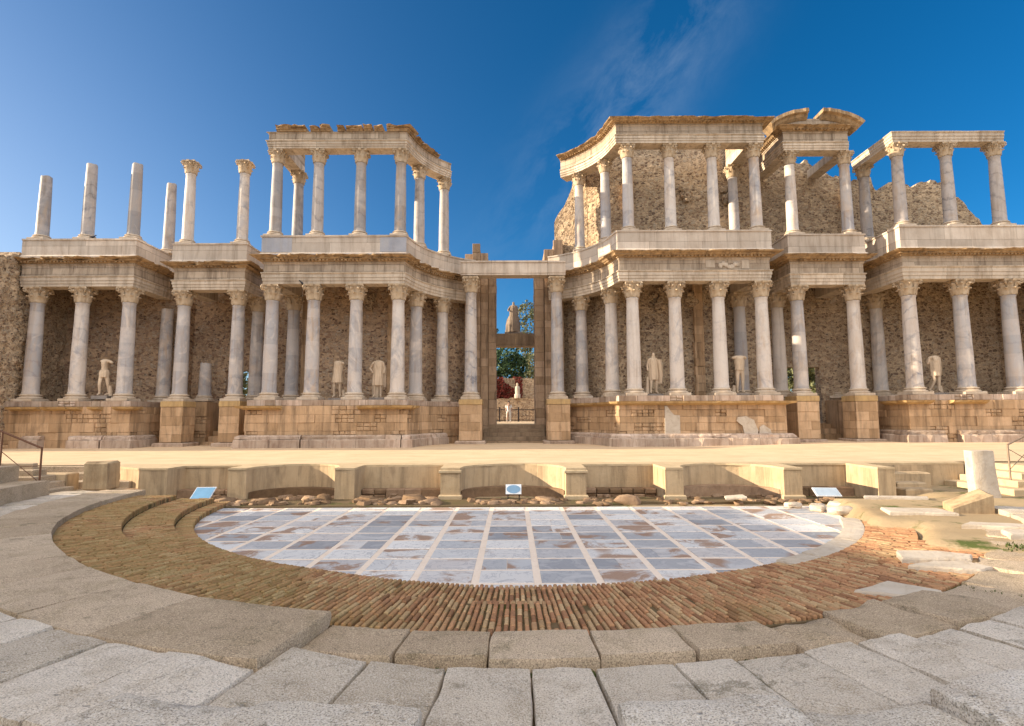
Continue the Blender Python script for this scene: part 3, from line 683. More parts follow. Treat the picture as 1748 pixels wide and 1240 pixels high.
def entab(label, path, z0, ha, hf, hc, proj=0.55, rag=0.14, cornice=True, frieze=True, w=0.40, chunks=None, dent=True, seed=0.0):
    t = thing('entablature', label, 'entablature', (path[len(path)//2][0], path[len(path)//2][1], z0))
    b = MB(); b.sweep(path, prof_arch(z0, ha, w), (6, 7, 8), 0.035, seed=seed); b.build('architrave', M['arch'], t)
    z = z0+ha
    if frieze:
        b = MB(); b.sweep(path, prof_frieze(z+0.002, hf, w-0.01), (2, 3, 4), 0.02, seed=seed); b.build('frieze', M['frieze'], t); z += hf
    if cornice:
        b = MB(); at, L = along(path)
        runs = chunks or [(0, L[-1], 0)]
        for s0, s1, dz in runs:
            pts = [at(s0)[0]]+[p for p, l in zip(path, L) if s0+0.02 < l < s1-0.02]+[at(s1)[0]]
            pr = prof_cornice(z+0.004, hc+dz, proj, w)
            b.sweep(pts, pr, (4, 5, 6), rag, 0.18, seed=seed, zj=0.06 if chunks else 0.03)
            if dent: dentils(b, pts, z+0.02, z+0.03+hc*0.30, w+0.05, w+0.24)
        b.build('cornice', M['cornice'], t)
    return t
def parapet(label, path, z0, h, mat='parapet', wo=0.50, wi=0.50):
    t = thing('parapet', label, 'parapet', (path[len(path)//2][0], path[len(path)//2][1], z0))
    b = MB()
    b.sweep(path, [(-wi, z0), (wo+0.10, z0), (wo+0.10, z0+0.10), (wo+0.03, z0+0.17), (wo, z0+0.19), (wo, z0+h-0.10), (wo+0.06, z0+h-0.08), (wo+0.06, z0+h), (-wi, z0+h)], (1, 6, 7), 0.02)
    b.build('plinth_wall', M[mat], t)
    return t
pL = [(-27.0, 30.4), (-21.2, 30.4), (-21.2, 33.6)]
pML = [(-18.75, 34.2), (-18.75, 31.3), (-15.52, 31.3), (-15.52, 34.2)]
pCL = [(-13.1, 33.2), (-13.1, 30.0)]+[(-6.15, 30.0)]+arc(*AC, AR, 166, 114, 14)
pCR = arc(*AC, AR, 66, 14, 14)+[(6.15, 30.0), (13.65, 30.0), (13.65, 33.2)]
pMR = [(16.05, 34.2), (16.05, 31.0), (19.38, 31.0), (19.38, 34.2)]
pR = [(21.55, 33.6), (21.55, 29.85), (29.6, 29.85)]
entab('long stained stone entablature over the lower columns of the bare-shaft wing', pL, 9.74, 0.58, 0.70, 0.27, rag=0.3, seed=1)
entab('short stone entablature over the pedestal pair of the bay of two lone capitals', pML, 9.74, 0.56, 0.68, 0.27, rag=0.25, seed=2)
entab('stone entablature bending into a curve over the open-sky porch lower storey', pCL, 9.74, 0.62, 0.59, 0.30, seed=3, rag=0.22)
entab('stone entablature bending into a curve over the rubble-backed porch lower storey, with carved reliefs', pCR, 9.82, 0.58, 0.71, 0.29, seed=4, rag=0.10)
entab('short stone entablature with bold dentils over the lower pediment bay', pMR, 9.82, 0.64, 0.68, 0.32, seed=5, rag=0.10)
entab('stone entablature with dentils over the lower storey of the bare-beam wing', pR, 9.84, 0.70, 0.56, 0.28, seed=6, rag=0.12)
parapet('white parapet wall on the bare-shaft wing carrying bare shafts', pL, 11.30, 1.10)
parapet('pale parapet wall of the bay of two lone capitals carrying two capped columns', pML, 11.26, 1.14)
pp = parapet('parapet of white and blue-grey marble panels carrying the open-sky porch', pCL, 11.26, 1.14)
b = MB(); b.box(-13.585, -11.95, 29.485, 29.50, 11.47, 12.28); b.box(-7.15, -5.72, 29.485, 29.50, 11.47, 12.28); b.box(-13.69, -5.66, 29.385, 29.40, 11.263, 11.355); b.build('grey_panel', M['panelgrey'], pp)
parapet('smooth white parapet wall carrying the rubble-backed porch upper storey', pCR, 11.41, 1.20)
parapet('cream parapet wall below the broken pediment', pMR, 11.47, 1.24)
parapet('grey-white parapet wall of the bare-beam wing below three veined columns', pR, 11.39, 1.38)
# upper storey
chL = [(0.0, 2.9, 0.02), (2.96, 4.6, 0.05), (4.85, 5.35, 0.0), (5.4, 5.95, 0.06), (6.35, 6.75, 0.02), (6.85, 7.75, 0.0), (7.82, 8.3, 0.06), (8.4, 8.9, 0.0), (9.1, 10.5, 0.08), (10.55, 11.3, 0.0), (11.4, 13.2, -0.06)]
entab('broken upper entablature with missing cornice blocks on the open-sky porch', [(-13.1, 32.9), (-13.1, 30.0), (-6.15, 30.0)]+arc(*AC, AR, 166, 131, 10), ZU+5.02, 0.43, 0.52, 0.20, proj=0.36, chunks=chL, rag=0.2, dent=False, seed=7)
entab('complete upper entablature with curved cornice on the rubble-backed porch', arc(*AC, AR, 57, 14, 12)+[(6.15, 30.0), (13.65, 30.0), (13.65, 33.0)], ZV+5.04, 0.47, 0.63, 0.18, proj=0.52, rag=0.08, seed=8)
zp = ZV+0.10+4.98
ped = entab('broken curved pediment over its entablature on two slender columns', [(16.05, 34.4), (16.05, 31.0), (19.38, 31.0)], zp, 0.48, 0.63, 0.22, proj=0.45, rag=0.04, seed=9)
b = MB()
b.sweep([(19.38, 31.42), (19.38, 34.4)], prof_arch(zp, 0.5, 0.36)); b.build('side_beam', M['arch'], ped)
zt = zp+1.335
b = MB()
def arcz(x): u = (x-17.45)/2.62; return zt-0.42+1.28*math.sqrt(max(0.0, 1-u*u*0.93))
for x0, x1 in ((15.02, 17.02), (17.78, 19.86)):
    n = 12; rings = []
    for k in range(n+1):
        x = x0+(x1-x0)*k/n; z = arcz(x); sl = (arcz(x+0.02)-arcz(x-0.02))/0.04 if 15.25 < x < 19.65 else (0.85 if x < 17 else -0.85)
        nx, nzv = -sl, 1.0; q = math.hypot(nx, nzv); nx /= q; nzv /= q
        th = 0.46
        e = 0.07*fbm(x*3, 2.0)
        prof = [(30.50, -0.05), (30.36, 0.08), (30.30, 0.20), (30.12+e, 0.27), (30.12+e, th), (31.2, th+e), (31.2, -0.05)]
        rings.append([(x+nx*d, y, z+nzv*d-0.35) for y, d in prof])
    b.loft(rings)
b.build('raking_cornice', M['cornice'], ped)
b = MB(); n = 14; pts = [(15.45+(19.5-15.45)*k/n) for k in range(n+1)]
tz = lambda x: max(zt+0.02, min(arcz(x)-0.33, zt+0.60+0.06*fbm(x*3, 0)) if 16.5 < x < 18.6 else arcz(x)-0.33)
b.loft([[(x, 30.55, zt), (x, 31.2, zt), (x, 31.2, tz(x)), (x, 30.55, tz(x))] for x in pts]); b.build('tympanum', M['frieze'], ped)
zb = ZV+0.16+4.83
t = thing('stone_beam', 'bare marble beam across the upper columns of the bare-beam wing', 'beam', (24.3, 29.85, zb))
b = MB(); b.sweep([(21.5, 33.1), (21.5, 29.85), (27.3, 29.85)], prof_arch(zb, 0.56, 0.36), (6, 7, 8), 0.03); b.build('architrave', M['arch'], t)
t = thing('stone_beam', 'pale marble lintel spanning the two tall columns of the central doorway', 'beam', (0.1, 33.0, 10.96))
b = MB(); b.sweep([(-3.05, 33.0), (2.15, 33.0)], [(-0.42, 10.96), (0.42, 10.96), (0.42, 11.06), (0.46, 11.08), (0.46, 11.70), (0.52, 11.72), (0.52, 11.82), (-0.42, 11.82)], (3, 4, 5), 0.02)
b.sweep([(2.17, 33.0), (3.22, 33.0)], [(-0.42, 10.96), (0.42, 10.96), (0.42, 11.07), (0.45, 11.09), (0.45, 11.68), (0.50, 11.70), (0.50, 11.80), (-0.42, 11.80)])
b.build('architrave', M['parapet'], t)
# relief fragments set in the frieze of the rubble-backed porch lower storey
t = thing('carved_relief', 'carved relief fragments set in the frieze of the rubble-backed porch', 'relief', (11.6, 29.55, 10.7))
b = MB()
b.box(10.55, 11.05, 29.575, 29.62, 10.55, 10.95); b.box(12.5, 12.9, 29.575, 29.62, 10.48, 10.98)
for k in range(7): stone_lump(b, 11.35+0.16*k, 29.59, 10.66+0.10*math.sin(k*1.4), 0.11, 0.05, 0.12, k*3.3, 10, 0.4)
b.build('relief_blocks', M['arch'], t, 40)

# floors between the columns and the walls (ceilings of the lower storey)
t = thing('upper_floor', 'dark stone floor slab of the bare-shaft wing, over the lower columns', 'floor', (-24, 32, 11.0))
b = MB(); b.prism([(-27.0, 30.79), (-21.6, 30.79), (-21.6, 34.0), (-27.0, 34.0)], 10.75, 11.24); b.build('slab', M['core'], t)
t = thing('upper_floor', 'dark stone floor slab of the bay of two lone capitals', 'floor', (-17.1, 33, 11.0))
b = MB(); b.prism([(-18.34, 31.72), (-15.93, 31.72), (-15.93, 35.0), (-18.34, 35.0)], 10.75, 11.24); b.build('slab', M['core'], t)
t = thing('upper_floor', 'dark stone floor slab of the open-sky porch, under the slender columns', 'floor', (-9, 32, 11.0))
b = MB(); b.prism([(-12.68, 33.4), (-12.68, 30.42), (-6.4, 30.42)]+arc(*AC, AR+0.42, 168, 118, 12)+arc(*AC, 7.2, 114, 145, 8), 10.75, 11.24); b.build('slab', M['core'], t)
t = thing('upper_floor', 'dark stone floor slab of the rubble-backed porch, before the rubble wall', 'floor', (9, 32, 11.0))
b = MB(); b.prism([(13.22, 33.4), (13.22, 30.42), (6.4, 30.42)]+arc(*AC, AR+0.42, 12, 62, 12)+arc(*AC, 7.2, 66, 35, 8), 10.75, 11.24); b.build('slab', M['core'], t)
t = thing('upper_floor', 'dark stone floor slab of the pediment bay', 'floor', (17.7, 33, 11.0))
b = MB(); b.prism([(16.47, 31.42), (18.96, 31.42), (18.96, 35.0), (16.47, 35.0)], 10.75, 11.24); b.build('slab', M['core'], t)
t = thing('upper_floor', 'dark stone floor slab of the bare-beam wing', 'floor', (25, 32, 11.0))
b = MB(); b.prism([(21.97, 30.27), (29.6, 30.27), (29.6, 34.0), (21.97, 34.0)], 10.75, 11.24); b.build('slab', M['core'], t)

# ---------------------------------------------------------------- podiums
ZS = 0.95
def podium(label, path, back, ztop, ledges, base_runs, zs=ZS, seed=0):
    """path = plan of the face; back = plan points closing the body behind; ledges, base_runs = (s0, s1) stretches along the path"""
    t = thing('podium', label, 'podium', (path[0][0], path[0][1], zs)); at, L = along(path)
    def sub(s0, s1): return [at(s0)[0]]+[p for p, l in zip(path, L) if s0+0.02 < l < s1-0.02]+[at(s1)[0]]
    b = MB()
    inner = []
    P, Nn = frame(path, None)
    for p, n in zip(P, Nn): inner.append((p[0]-n[0]*0.12, p[1]-n[1]*0.12))
    b.prism(inner+back, zs-0.3, ztop-0.04); b.build('core', M['core'], t)
    b = MB(); ashlar(b, path, zs, ztop-0.30, 0.42, (0.55, 1.35), 0.10, 0.028, 0.2); b.build('ashlar_facing', M['ashlar'], t)
    b = MB(); at2 = path
    P2, N2 = frame(path, None); up = [(p[0]-n[0]*0.06, p[1]-n[1]*0.06) for p, n in zip(P2, N2)]
    ashlar(b, up, ztop-0.295, ztop, 0.30, (0.5, 1.1), 0.35, 0.02, 0.05); b.build('top_course', M['plinth'], t)
    b = MB()
    for s0, s1 in ledges:
        b.sweep(sub(s0, s1), [(-0.05, ztop-0.50), (0.06, ztop-0.50), (0.14, ztop-0.46), (0.36, ztop-0.42), (0.42, ztop-0.31), (-0.05, ztop-0.298)], (3, 4), 0.07, 0.25, seed=seed); b.build('ledge', M['ledge'], t); b = MB()
    for s0, s1 in base_runs:
        b = MB(); pts = sub(s0, s1)
        b.sweep(pts, [(0.02, zs-0.25), (0.46, zs-0.25), (0.46, zs+0.40), (0.40, zs+0.44), (0.02, zs+0.44)], (2, 3), 0.08, 0.25, seed=seed+3)
        b.sweep(pts, [(0.025, zs+0.445), (0.34, zs+0.445), (0.34, zs+0.58), (0.18, zs+0.66), (0.025, zs+0.66)], (1, 2), 0.08, 0.25, seed=seed+5, zj=0.04)
        b.build('base_course', M['plinth'], t)
    return t
podium('tan ashlar podium under the bare-shaft wing, its foot strewn with pale slabs', [(-28.0, 29.75), (-20.35, 29.75), (-20.35, 34.0)], [(-28.0, 34.0)], ZL,
       [(1.3, 2.9), (3.1, 4.4), (4.55, 5.1), (5.6, 6.2), (6.9, 8.1)], [(2.2, 3.2), (4.7, 6.4), (6.5, 9.4)], seed=1)
podium('honey ashlar podium curving round to the doorway under the open-sky porch', [(-14.0, 33.6), (-14.0, 29.25), (-5.5, 29.25)]+arc(*AC, 5.48, 178, 124, 14), [(-3.1, 36.2), (-14.0, 36.2)], ZL,
       [(2.6, 6.3), (10.3, 12.9), (13.1, 13.9)], [(4.0, 7.4), (7.5, 12.6), (12.65, 16.9)], seed=2)
podium('orange ashlar podium with unbroken ledge curving round under the rubble-backed porch', arc(*AC, 5.48, 56, 2, 14)+[(5.6, 29.25), (14.35, 29.25), (14.35, 33.6)], [(14.35, 36.2), (3.1, 36.2)], ZR,
       [(0.5, 17.0)], [(0.3, 17.2)], seed=3)
podium('weathered ashlar podium under the bare-beam wing with partly lost ledge', [(20.75, 34.0), (20.75, 29.2), (30.2, 29.2)], [(30.2, 34.0)], ZR,
       [(3.0, 5.9), (6.9, 8.8)], [(1.5, 6.4), (7.2, 14.0)], zs=1.08, seed=4)
def pedestal(label, x, y, w, d, zs, zt, group, cap=True):
    t = thing('pedestal', label, 'pedestal', (x, y, zs), group)
    b = MB(); b.box(x-w+0.1, x+w-0.1, y-d+0.1, y+d-0.1, zs-0.2, zt-0.02)
    b.build('core', M['core'], t)
    b = MB()
    ashlar(b, [(x-w, y+d), (x-w, y-d), (x+w, y-d), (x+w, y+d)], zs+0.22, zt-0.32, 0.5, (0.6, 1.1), 0.09, 0.008, 0.0)
    b.build('shaft', M['ashlar'], t)
    b = MB(); b.box(x-w-0.02, x+w+0.02, y-d-0.02, y+d+0.02, zt-0.31, zt, ch=0.02)
    b.build('cap', M['ledge'], t)
    b = MB(); b.box(x-w-0.22, x+w+0.22, y-d-0.24, y+d+0.2, zs-0.2, zs+0.20, ch=0.05)
    b.v = [(p[0]+0.05*fbm(p[0]*2, p[1]*2, p[2]), p[1]+0.05*fbm(p[0]*2, p[1], 3), p[2]) for p in b.v]
    b.build('base_slab', M['plinth'], t)
    return t
GP = 'tall block pedestals under columns'
pedestal('tan pedestal beside the bare-shaft wing, in the bay of two lone capitals', -18.72, 31.3, 0.60, 0.62, ZS+0.02, ZL, GP)
pedestal('tan pedestal beside the open-sky porch, in the bay of two lone capitals', -15.55, 31.3, 0.56, 0.62, ZS+0.02, ZL, GP)
pedestal('block pedestal by the door steps, on the open-sky porch side', -2.42, 33.0, 0.66, 0.66, ZS, ZL+0.1, GP)
pedestal('block pedestal by the door steps, on the rubble-backed porch side', 2.70, 33.0, 0.66, 0.66, ZS, ZL+0.1, GP)
pedestal('orange pedestal in the pediment bay, beside the rubble-backed porch', 16.12, 31.0, 0.60, 0.62, 1.05, ZR, GP)
pedestal('orange pedestal in the pediment bay, beside the bare-beam wing', 19.3, 31.0, 0.60, 0.62, 1.05, ZR, GP)
# low platforms at the back of the two narrow bays
for nm, x0, x1, lb in (('l', -20.3, -14.05, 'dark shaded stone platform at the back of the bay of two lone capitals'), ('r', 14.4, 20.7, 'dark shaded stone platform at the back of the pediment bay')):
    t = thing('platform', lb, 'platform', ((x0+x1)/2, 33, ZS)); b = MB()
    xm = -16.9 if nm == 'l' else 18.4
    ashlar(b, [(x0+0.02, 32.7), (xm-1.0, 32.7)], ZS, 3.46, 0.45, (0.5, 1.1), 0.5); ashlar(b, [(xm+1.0, 32.7), (x1-0.02, 32.7)], ZS, 3.46, 0.45, (0.5, 1.1), 0.5)
    b.box(x0+0.02, xm-1.02, 33.22, 34.9, ZS, 3.45); b.box(xm+1.02, x1-0.02, 33.22, 34.9, ZS, 3.45)
    for k in range(4): b.box(xm-0.98, xm+0.98, 32.5+0.5*k, 34.9, ZS-0.1+0.3*k, ZS+0.2+0.3*k)
    b.build('masonry', M['ashlar'], t)
# marble patches on the right podium
t = thing('marble_slab', 'upright pale slab fragment fixed on the face of the rubble-backed porch podium', 'slab', (8.35, 29.2, 1.5))
b = MB(); b.loft([[(x, y, z) for x, z in ((7.95, 1.5), (8.75, 1.5), (8.75, 2.55), (8.45, 2.58), (8.3, 2.75), (8.1, 3.05), (7.98, 3.05))] for y in (29.17, 29.24)]); b.build('slab', M['limestone'], t)
t = thing('marble_slab', 'broken white slab fragment leaning on the outer end of the rubble-backed porch podium', 'slab', (12.3, 29.2, 1.5))
b = MB(); b.loft([[(x, y, z) for x, z in ((12.1, 1.5), (12.75, 1.5), (12.8, 1.75), (12.6, 2.3), (12.2, 2.5), (11.75, 2.45), (11.7, 2.25), (12.0, 2.0))] for y in (29.15, 29.23)])
b.loft([[(x, y, z) for x, z in ((12.85, 1.5), (13.5, 1.5), (13.45, 1.8), (13.1, 2.05), (12.9, 1.95))] for y in (29.16, 29.23)]); b.build('slab', M['limestone'], t)

# ---------------------------------------------------------------- rubble walls behind
def wall(label, mat, runs, name='rubble_wall'):
    p0 = runs[0][0][0]; t = thing(name, label, 'wall', (p0[0], p0[1], runs[0][1])); b = MB()
    for r in runs: rubble(b, r[0], r[1], r[2], **(r[3] if len(r) > 3 else {}))
    b.build('masonry', M[mat], t, 60); return t
wall('dark-stoned rubble wall behind the lower columns of the bare-shaft wing', 'rubble', [([(-28.2, 33.5), (-20.2, 33.5)], 3.3, 10.95, dict(rag=0.0)), ([(-20.2, 33.5), (-20.2, 35.2)], 1.0, 10.95, dict(rag=0.0))])
wall('shaded rubble wall with a small doorway behind the bay of two lone capitals', 'rubble', [([(-20.2, 35.0), (-18.05, 35.0)], 1.0, 11.0, dict(rag=0.0)), ([(-16.55, 35.0), (-12.7, 35.0)], 1.0, 11.0, dict(rag=0.0)), ([(-18.05, 35.0), (-16.55, 35.0)], 5.5, 11.0, dict(rag=0.0))])
w = wall('rubble wall with small dark holes behind the columns of the open-sky porch', 'rubble', [([(-12.6, 34.9), (-12.6, 33.3), (-6.04, 33.3)]+arc(*AC, 7.3, 145.6, 113, 10), 3.3, 11.0, dict(rag=0.0, thick=0.5))])
b = MB()
for k in range(9): stone_lump(b, -8.6+random.uniform(-0.2, 0.2), 33.1, 9.4+random.uniform(-0.4, 0.4), 0.18, 0.16, 0.18, k*2.7, 8, 0.5)
b.build('stone_bracket', M['rubble2'], w, 60)
b = MB(); ashlar(b, [(-7.45, 33.3), (-7.45, 33.02), (-7.05, 33.02), (-7.05, 33.3)], 3.45, 10.85, 0.5, (0.3, 0.5), 0.1, 0.01, 0.0); b.build('pilaster', M['ashlar'], w); b = MB()
ashlar(b, [(-12.62, 33.28), (-12.62, 33.1), (-11.95, 33.1), (-11.95, 33.3)], 3.45, 10.85, 0.5, (0.3, 0.7), 0.1, 0.01, 0.0); b.build('pilaster', M['ashlar'], w)
def topCR(s, p):
    a = math.degrees(math.atan2(p[1]-AC[1], p[0]-AC[0]))
    if p[0] < 6.0:
        u = min(max((p[0]-2.5)/1.9, 0), 1); return 14.8+3.6*u+(1.4 if p[0] > 4.9 else 0)
    return 19.9 if p[0] < 14.3 else 19.0
w = wall('tall rubble wall behind both storeys of the rubble-backed porch', 'rubble2', [(arc(*AC, 7.3, 67, 34.4, 14)+[(6.04, 33.3), (15.0, 33.3)], 3.3, topCR, dict(rag=0.35, thick=0.9, seed=4.0))])
b = MB()
for x in (7.15, 10.95): ashlar(b, [(x, 33.3), (x, 33.0), (x+0.55, 33.0), (x+0.55, 33.3)], 3.5, 10.85, 0.5, (0.3, 0.6), 0.1, 0.03, 0.1); b.build('pilaster', M['ashlar'], w); b = MB()
ashlar(b, [(6.9, 33.3), (6.9, 32.95), (7.5, 32.95), (7.5, 33.3)], 12.0, 17.3, 0.5, (0.3, 0.6), 0.1, 0.02, 0.0)
b.build('pilaster', M['ashlar'], w)
b = MB()
for x, z in ((10.75, 16.2), (13.3, 16.1), (8.9, 9.6), (10.9, 9.5)):
    for k in range(9): stone_lump(b, x+random.uniform(-0.25, 0.25), 33.1, z+random.uniform(-0.5, 0.5), 0.2, 0.18, 0.2, k*2.7+x, 8, 0.5)
    b.build('stone_bracket', M['rubble2'], w, 60); b = MB()
wall('high brown rubble wall with vertical cracks behind the broken pediment', 'rubble2', [([(14.9, 34.6), (17.0, 34.6)], 1.0, 18.75, dict(rag=0.25, seed=2.0)), ([(17.0, 34.6), (19.2, 34.6)], 5.55, 18.8, dict(rag=0.25, seed=2.6)), ([(19.2, 34.6), (21.3, 34.6)], 1.0, lambda s, p: 18.75-0.5*s, dict(rag=0.25, seed=3.0))])
def topR(s, p): 
    x = p[0]; return 17.2 if x < 22.8 else (16.6 if x < 23.7 else 17.2) if x < 27.3 else 17.1-(x-27.3)*1.15
wall('ruined rubble wall sloping down behind the bare-beam wing', 'rubble2', [([(21.2, 33.9), (30.6, 33.9)], 1.0, topR, dict(rag=0.35, seed=6.0, thick=0.9))])
wall('tall rough rubble end wall beyond the bare-shaft wing', 'rubble2', [([(-33.0, 30.3), (-33.0, 27.0), (-27.6, 27.0), (-27.1, 27.6), (-27.1, 34.0)], 0.5, lambda s, p: 11.4-max(0, (-27.5-p[0]))*0.1, dict(rag=0.4, thick=1.2, seed=9.0, amp=0.1))])
wall('low rubble stump above the parapet at the outer end of the bare-beam wing', 'rubble', [([(28.15, 30.6), (31.5, 30.6)], 11.5, 13.0, dict(rag=0.4, seed=1.0))])
wall('rubble end wall beyond the bare-beam wing', 'rubble2', [([(29.9, 34.0), (29.9, 28.6), (33.0, 28.4)], 0.9, 11.6, dict(rag=0.3, seed=11.0))])
# gate piers
def pier(label, x0, x1, seed, tops, inner):
    t = thing('gate_pier', label, 'pier', ((x0+x1)/2, 36, ZS), 'piers of the central doorway'); b = MB()
    n = len(tops); wx = (x1-x0)/n
    for k, (tp, y0) in enumerate(tops):
        a, c = x0+wx*k, x0+wx*(k+1)
        ashlar(b, [(a+0.005, y0), (c-0.005, y0)], ZS, tp+random.uniform(-0.1, 0.1), 0.52, (0.5, 1.0), 0.30, 0.02, 0.0)
        if k == 0: ashlar(b, [(a+0.02, 37.6), (a+0.02, y0+0.33)], ZS, tp, 0.52, (0.5, 1.0), 0.2, 0.01, 0.0)
        if k == n-1: ashlar(b, [(c-0.02, y0+0.33), (c-0.02, 37.6)], ZS, tp, 0.52, (0.5, 1.0), 0.2, 0.01, 0.0)
        b.box(a+0.04, c-0.04, y0+0.28, 37.5, ZS, tp-0.05)
    b.build('masonry', M['pier'], t); return t
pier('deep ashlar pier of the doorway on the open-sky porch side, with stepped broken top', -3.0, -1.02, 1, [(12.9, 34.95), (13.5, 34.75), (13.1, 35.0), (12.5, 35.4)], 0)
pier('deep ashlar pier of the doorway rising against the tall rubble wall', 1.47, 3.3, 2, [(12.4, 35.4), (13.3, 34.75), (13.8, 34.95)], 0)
t = thing('door_lintel', 'dark stone lintel deep in the central doorway carrying a statue', 'lintel', (0.2, 37.9, 7.3))
b = MB(); ashlar(b, [(-1.35, 37.75), (1.75, 37.75)], 7.45, 8.22, 0.8, (0.6, 0.9), 0.8, 0.03, 0.0); b.box(-1.35, 1.75, 37.72, 38.5, 7.32, 7.44); b.build('blocks', M['core'], t)
t = thing('door_steps', 'four dark stone steps climbing into the central doorway', 'steps', (0.2, 33.5, ZS))
b = MB()
for k in range(5): b.box(-1.75+0.0*k, 2.03, 33.6+0.42*k, 37.7, ZS-0.1+0.24*k, ZS+0.14+0.24*k, ch=0.012)
b.build('treads', M['core'], t)

# ---------------------------------------------------------------- stage, ground
def grid_mesh(name, xs, ys, zf, mat, kind='structure'):
    b = MB(); nx, ny = len(xs), len(ys)
    b.v = [(x, y, zf(x, y)) for y in ys for x in xs]
    b.f = [(j*nx+i, j*nx+i+1, (j+1)*nx+i+1, (j+1)*nx+i) for j in range(ny-1) for i in range(nx-1)]
    o = b.build(name, M[mat], None, 60); o['kind'] = kind; return o
def lin(a, b, n): return [a+(b-a)*i/n for i in range(n+1)]
def zstage(x, y):
    up = 0.16*min(max((x-9)/8, 0), 1)*min(max((y-22)/6, 0), 1)
    return 0.955+up+0.012*fbm(x*0.5, y*0.5)+0.02*max(0, (y-28.6)/5)
grid_mesh('stage', lin(-60, 60, 150), lin(18.75, 35.4, 34), zstage, 'stage')
CX, CY = 0.14, 16.45
R0, R1, R2, R3, R4, R5 = 8.15, 8.52, 9.42, 10.42, 11.68, 12.45
def rout(ph): return 11.68-0.52*sst(-11.6, -11.2, ph)+0.25*sst(14, 24, ph)
def rphi(x, y): return math.hypot(x-CX, y-CY), math.degrees(math.atan2(x-CX, CY-y))
def sst(a, b, t): u = min(max((t-a)/(b-a), 0), 1); return u*u*(3-2*u)
def hground(x, y):
    r, ph = rphi(x, y)
    left = 1-sst(-24, -9, ph)
    right = sst(18, 55, ph)
    h = 0.30*left+0.20*right+0.04*(1-left)*(1-right)
    if r > 11.6: h = 0.30*left+0.26*right+0.02*(1-left)*(1-right)
    inner = 1-sst(10.2, 10.7, r)
    sand = max(sst(43, 50, ph)*sst(9.35, 9.6, r), sst(57, 63, ph)*sst(8.45, 8.7, r))          # blown earth over the right end of the brick steps
    h = h*(1-inner)+(-0.07)*inner
    h = h*(1-sand)+0.25*sand
    if y > 15.4:
        k = sst(15.4, 15.9, y)*(1-sst(11.0, 12.5, abs(x)))
        h = h*(1-k)+(-0.03)*k
    return h+0.025*fbm(x*1.2, y*1.2)+0.008*fbm(x*6, y*6)
grid_mesh('ground', lin(-22, 22, 220), lin(-2, 18.9, 104), hground, 'ground')
grid_mesh('outer_ground', lin(-700, 700, 14), lin(-300, 1400, 14), lambda x, y: -0.6, 'ground')
grid_mesh('terrace', lin(-60, 60, 30), lin(37.8, 100, 20), lambda x, y: 2.10+0.02*fbm(x*.3, y*.3), 'stage')

# stage front wall with niches
YP = lambda x: 16.95-0.03*x
pil = [(-11.4, -10.55), (-8.67, -8.1), (-5.38, -4.78), (-2.17, -1.58), (1.60, 2.20), (4.55, 5.08), (8.02, 8.55), (10.75, 11.25)]
front = [(-13.0, 18.3), (-12.6, 18.0)]
for i, (a, c) in enumerate(pil):
    front += [(a, YP(a)), (c, YP(c))]
    if i < len(pil)-1:
        d = pil[i+1][0]
        if i in (1, 3, 5):
            m = (c+d)/2; hw = (d-c)/2
            front += [(m-hw*math.cos(PI*k/12)*0.995, YP(m)+0.25+1.35*math.sin(PI*k/12)) for k in range(1, 12)]
        else: front += [(c+0.02, 18.2), (d-0.02, 18.2)]
front += [(11.4, 18.2), (14.6, 18.25)]
t = thing('stage_wall', 'low stage front wall of alternating curved and square niches between pilasters', 'wall', (0, 17.5, 0))
b = MB(); b.prism(front+[(14.6, 18.9), (-13.0, 18.9)], -0.2, 0.90); b.build('wall_body', M['pulpit'], t)
b = MB(); b.prism([(x, y-0.012) for x, y in front]+[(14.6, 18.88), (-13.0, 18.88)], 0.902, 0.962)
b.v = [(x, y+0.06*fbm(x*2, y*2), z) for x, y, z in b.v]; b.build('coping', M['coping'], t)
b = MB()
for a, c in pil[3:7]: b.box(a-0.06, c+0.06, YP(a)-0.08, YP(a)+0.15, -0.1, 0.16, ch=0.03)
for a, c in pil[3:5]: b.box(a-0.05, c+0.05, YP(a)-0.07, YP(a)+0.2, 0.80, 0.895, ch=0.02)
b.build('pilaster_base', M['coping'], t)
b = MB(); 
for i in range(len(pil)-1):
    c, d = pil[i][1], pil[i+1][0]; m = (c+d)/2; hw = (d-c)/2
    if i in (1, 3, 5):
        o = [(m-hw*math.cos(PI*k/14)*0.99, YP(m)+0.24+1.34*math.sin(PI*k/14)) for k in range(15)]
        n_ = [(m-hw*0.97*math.cos(PI*k/14), YP(m)+0.16+1.0*math.sin(PI*k/14)) for k in range(15)]
        b.prism(n_+o[::-1], -0.1, 0.20+0.02*i)
    else: ashlar(b, [(c+0.03, 17.75), (d-0.03, 17.75)], -0.1, 0.24, 0.34, (0.4, 0.9), 0.40, 0.03, 0.3)
b.build('niche_bench', M['rough'], t)
b = MB()
for k in range(620):
    x = random.uniform(-11.5, 11.8); y = random.uniform(15.95, 16.75) if random.random() < 0.75 else random.uniform(16.7, 17.6)
    if abs(x) < 1.2 and y > 16.6: continue
    if noise.noise(Vector((x*0.9, 4.0, 2.0))) < -0.12: continue
    if y < 16.2 and x > 2 and random.random() < 0.75: continue
    s = random.uniform(0.03, 0.13)*(1.25 if x < 0 else 0.9)
    if k % 26 == 0: s = random.uniform(0.16, 0.24)
    stone_lump(b, x, y, 0.0+s*0.35, s*random.uniform(1, 2.0), s, s*random.uniform(0.35, 0.7), k*1.7, 8, 0.5, random.uniform(0, 3))
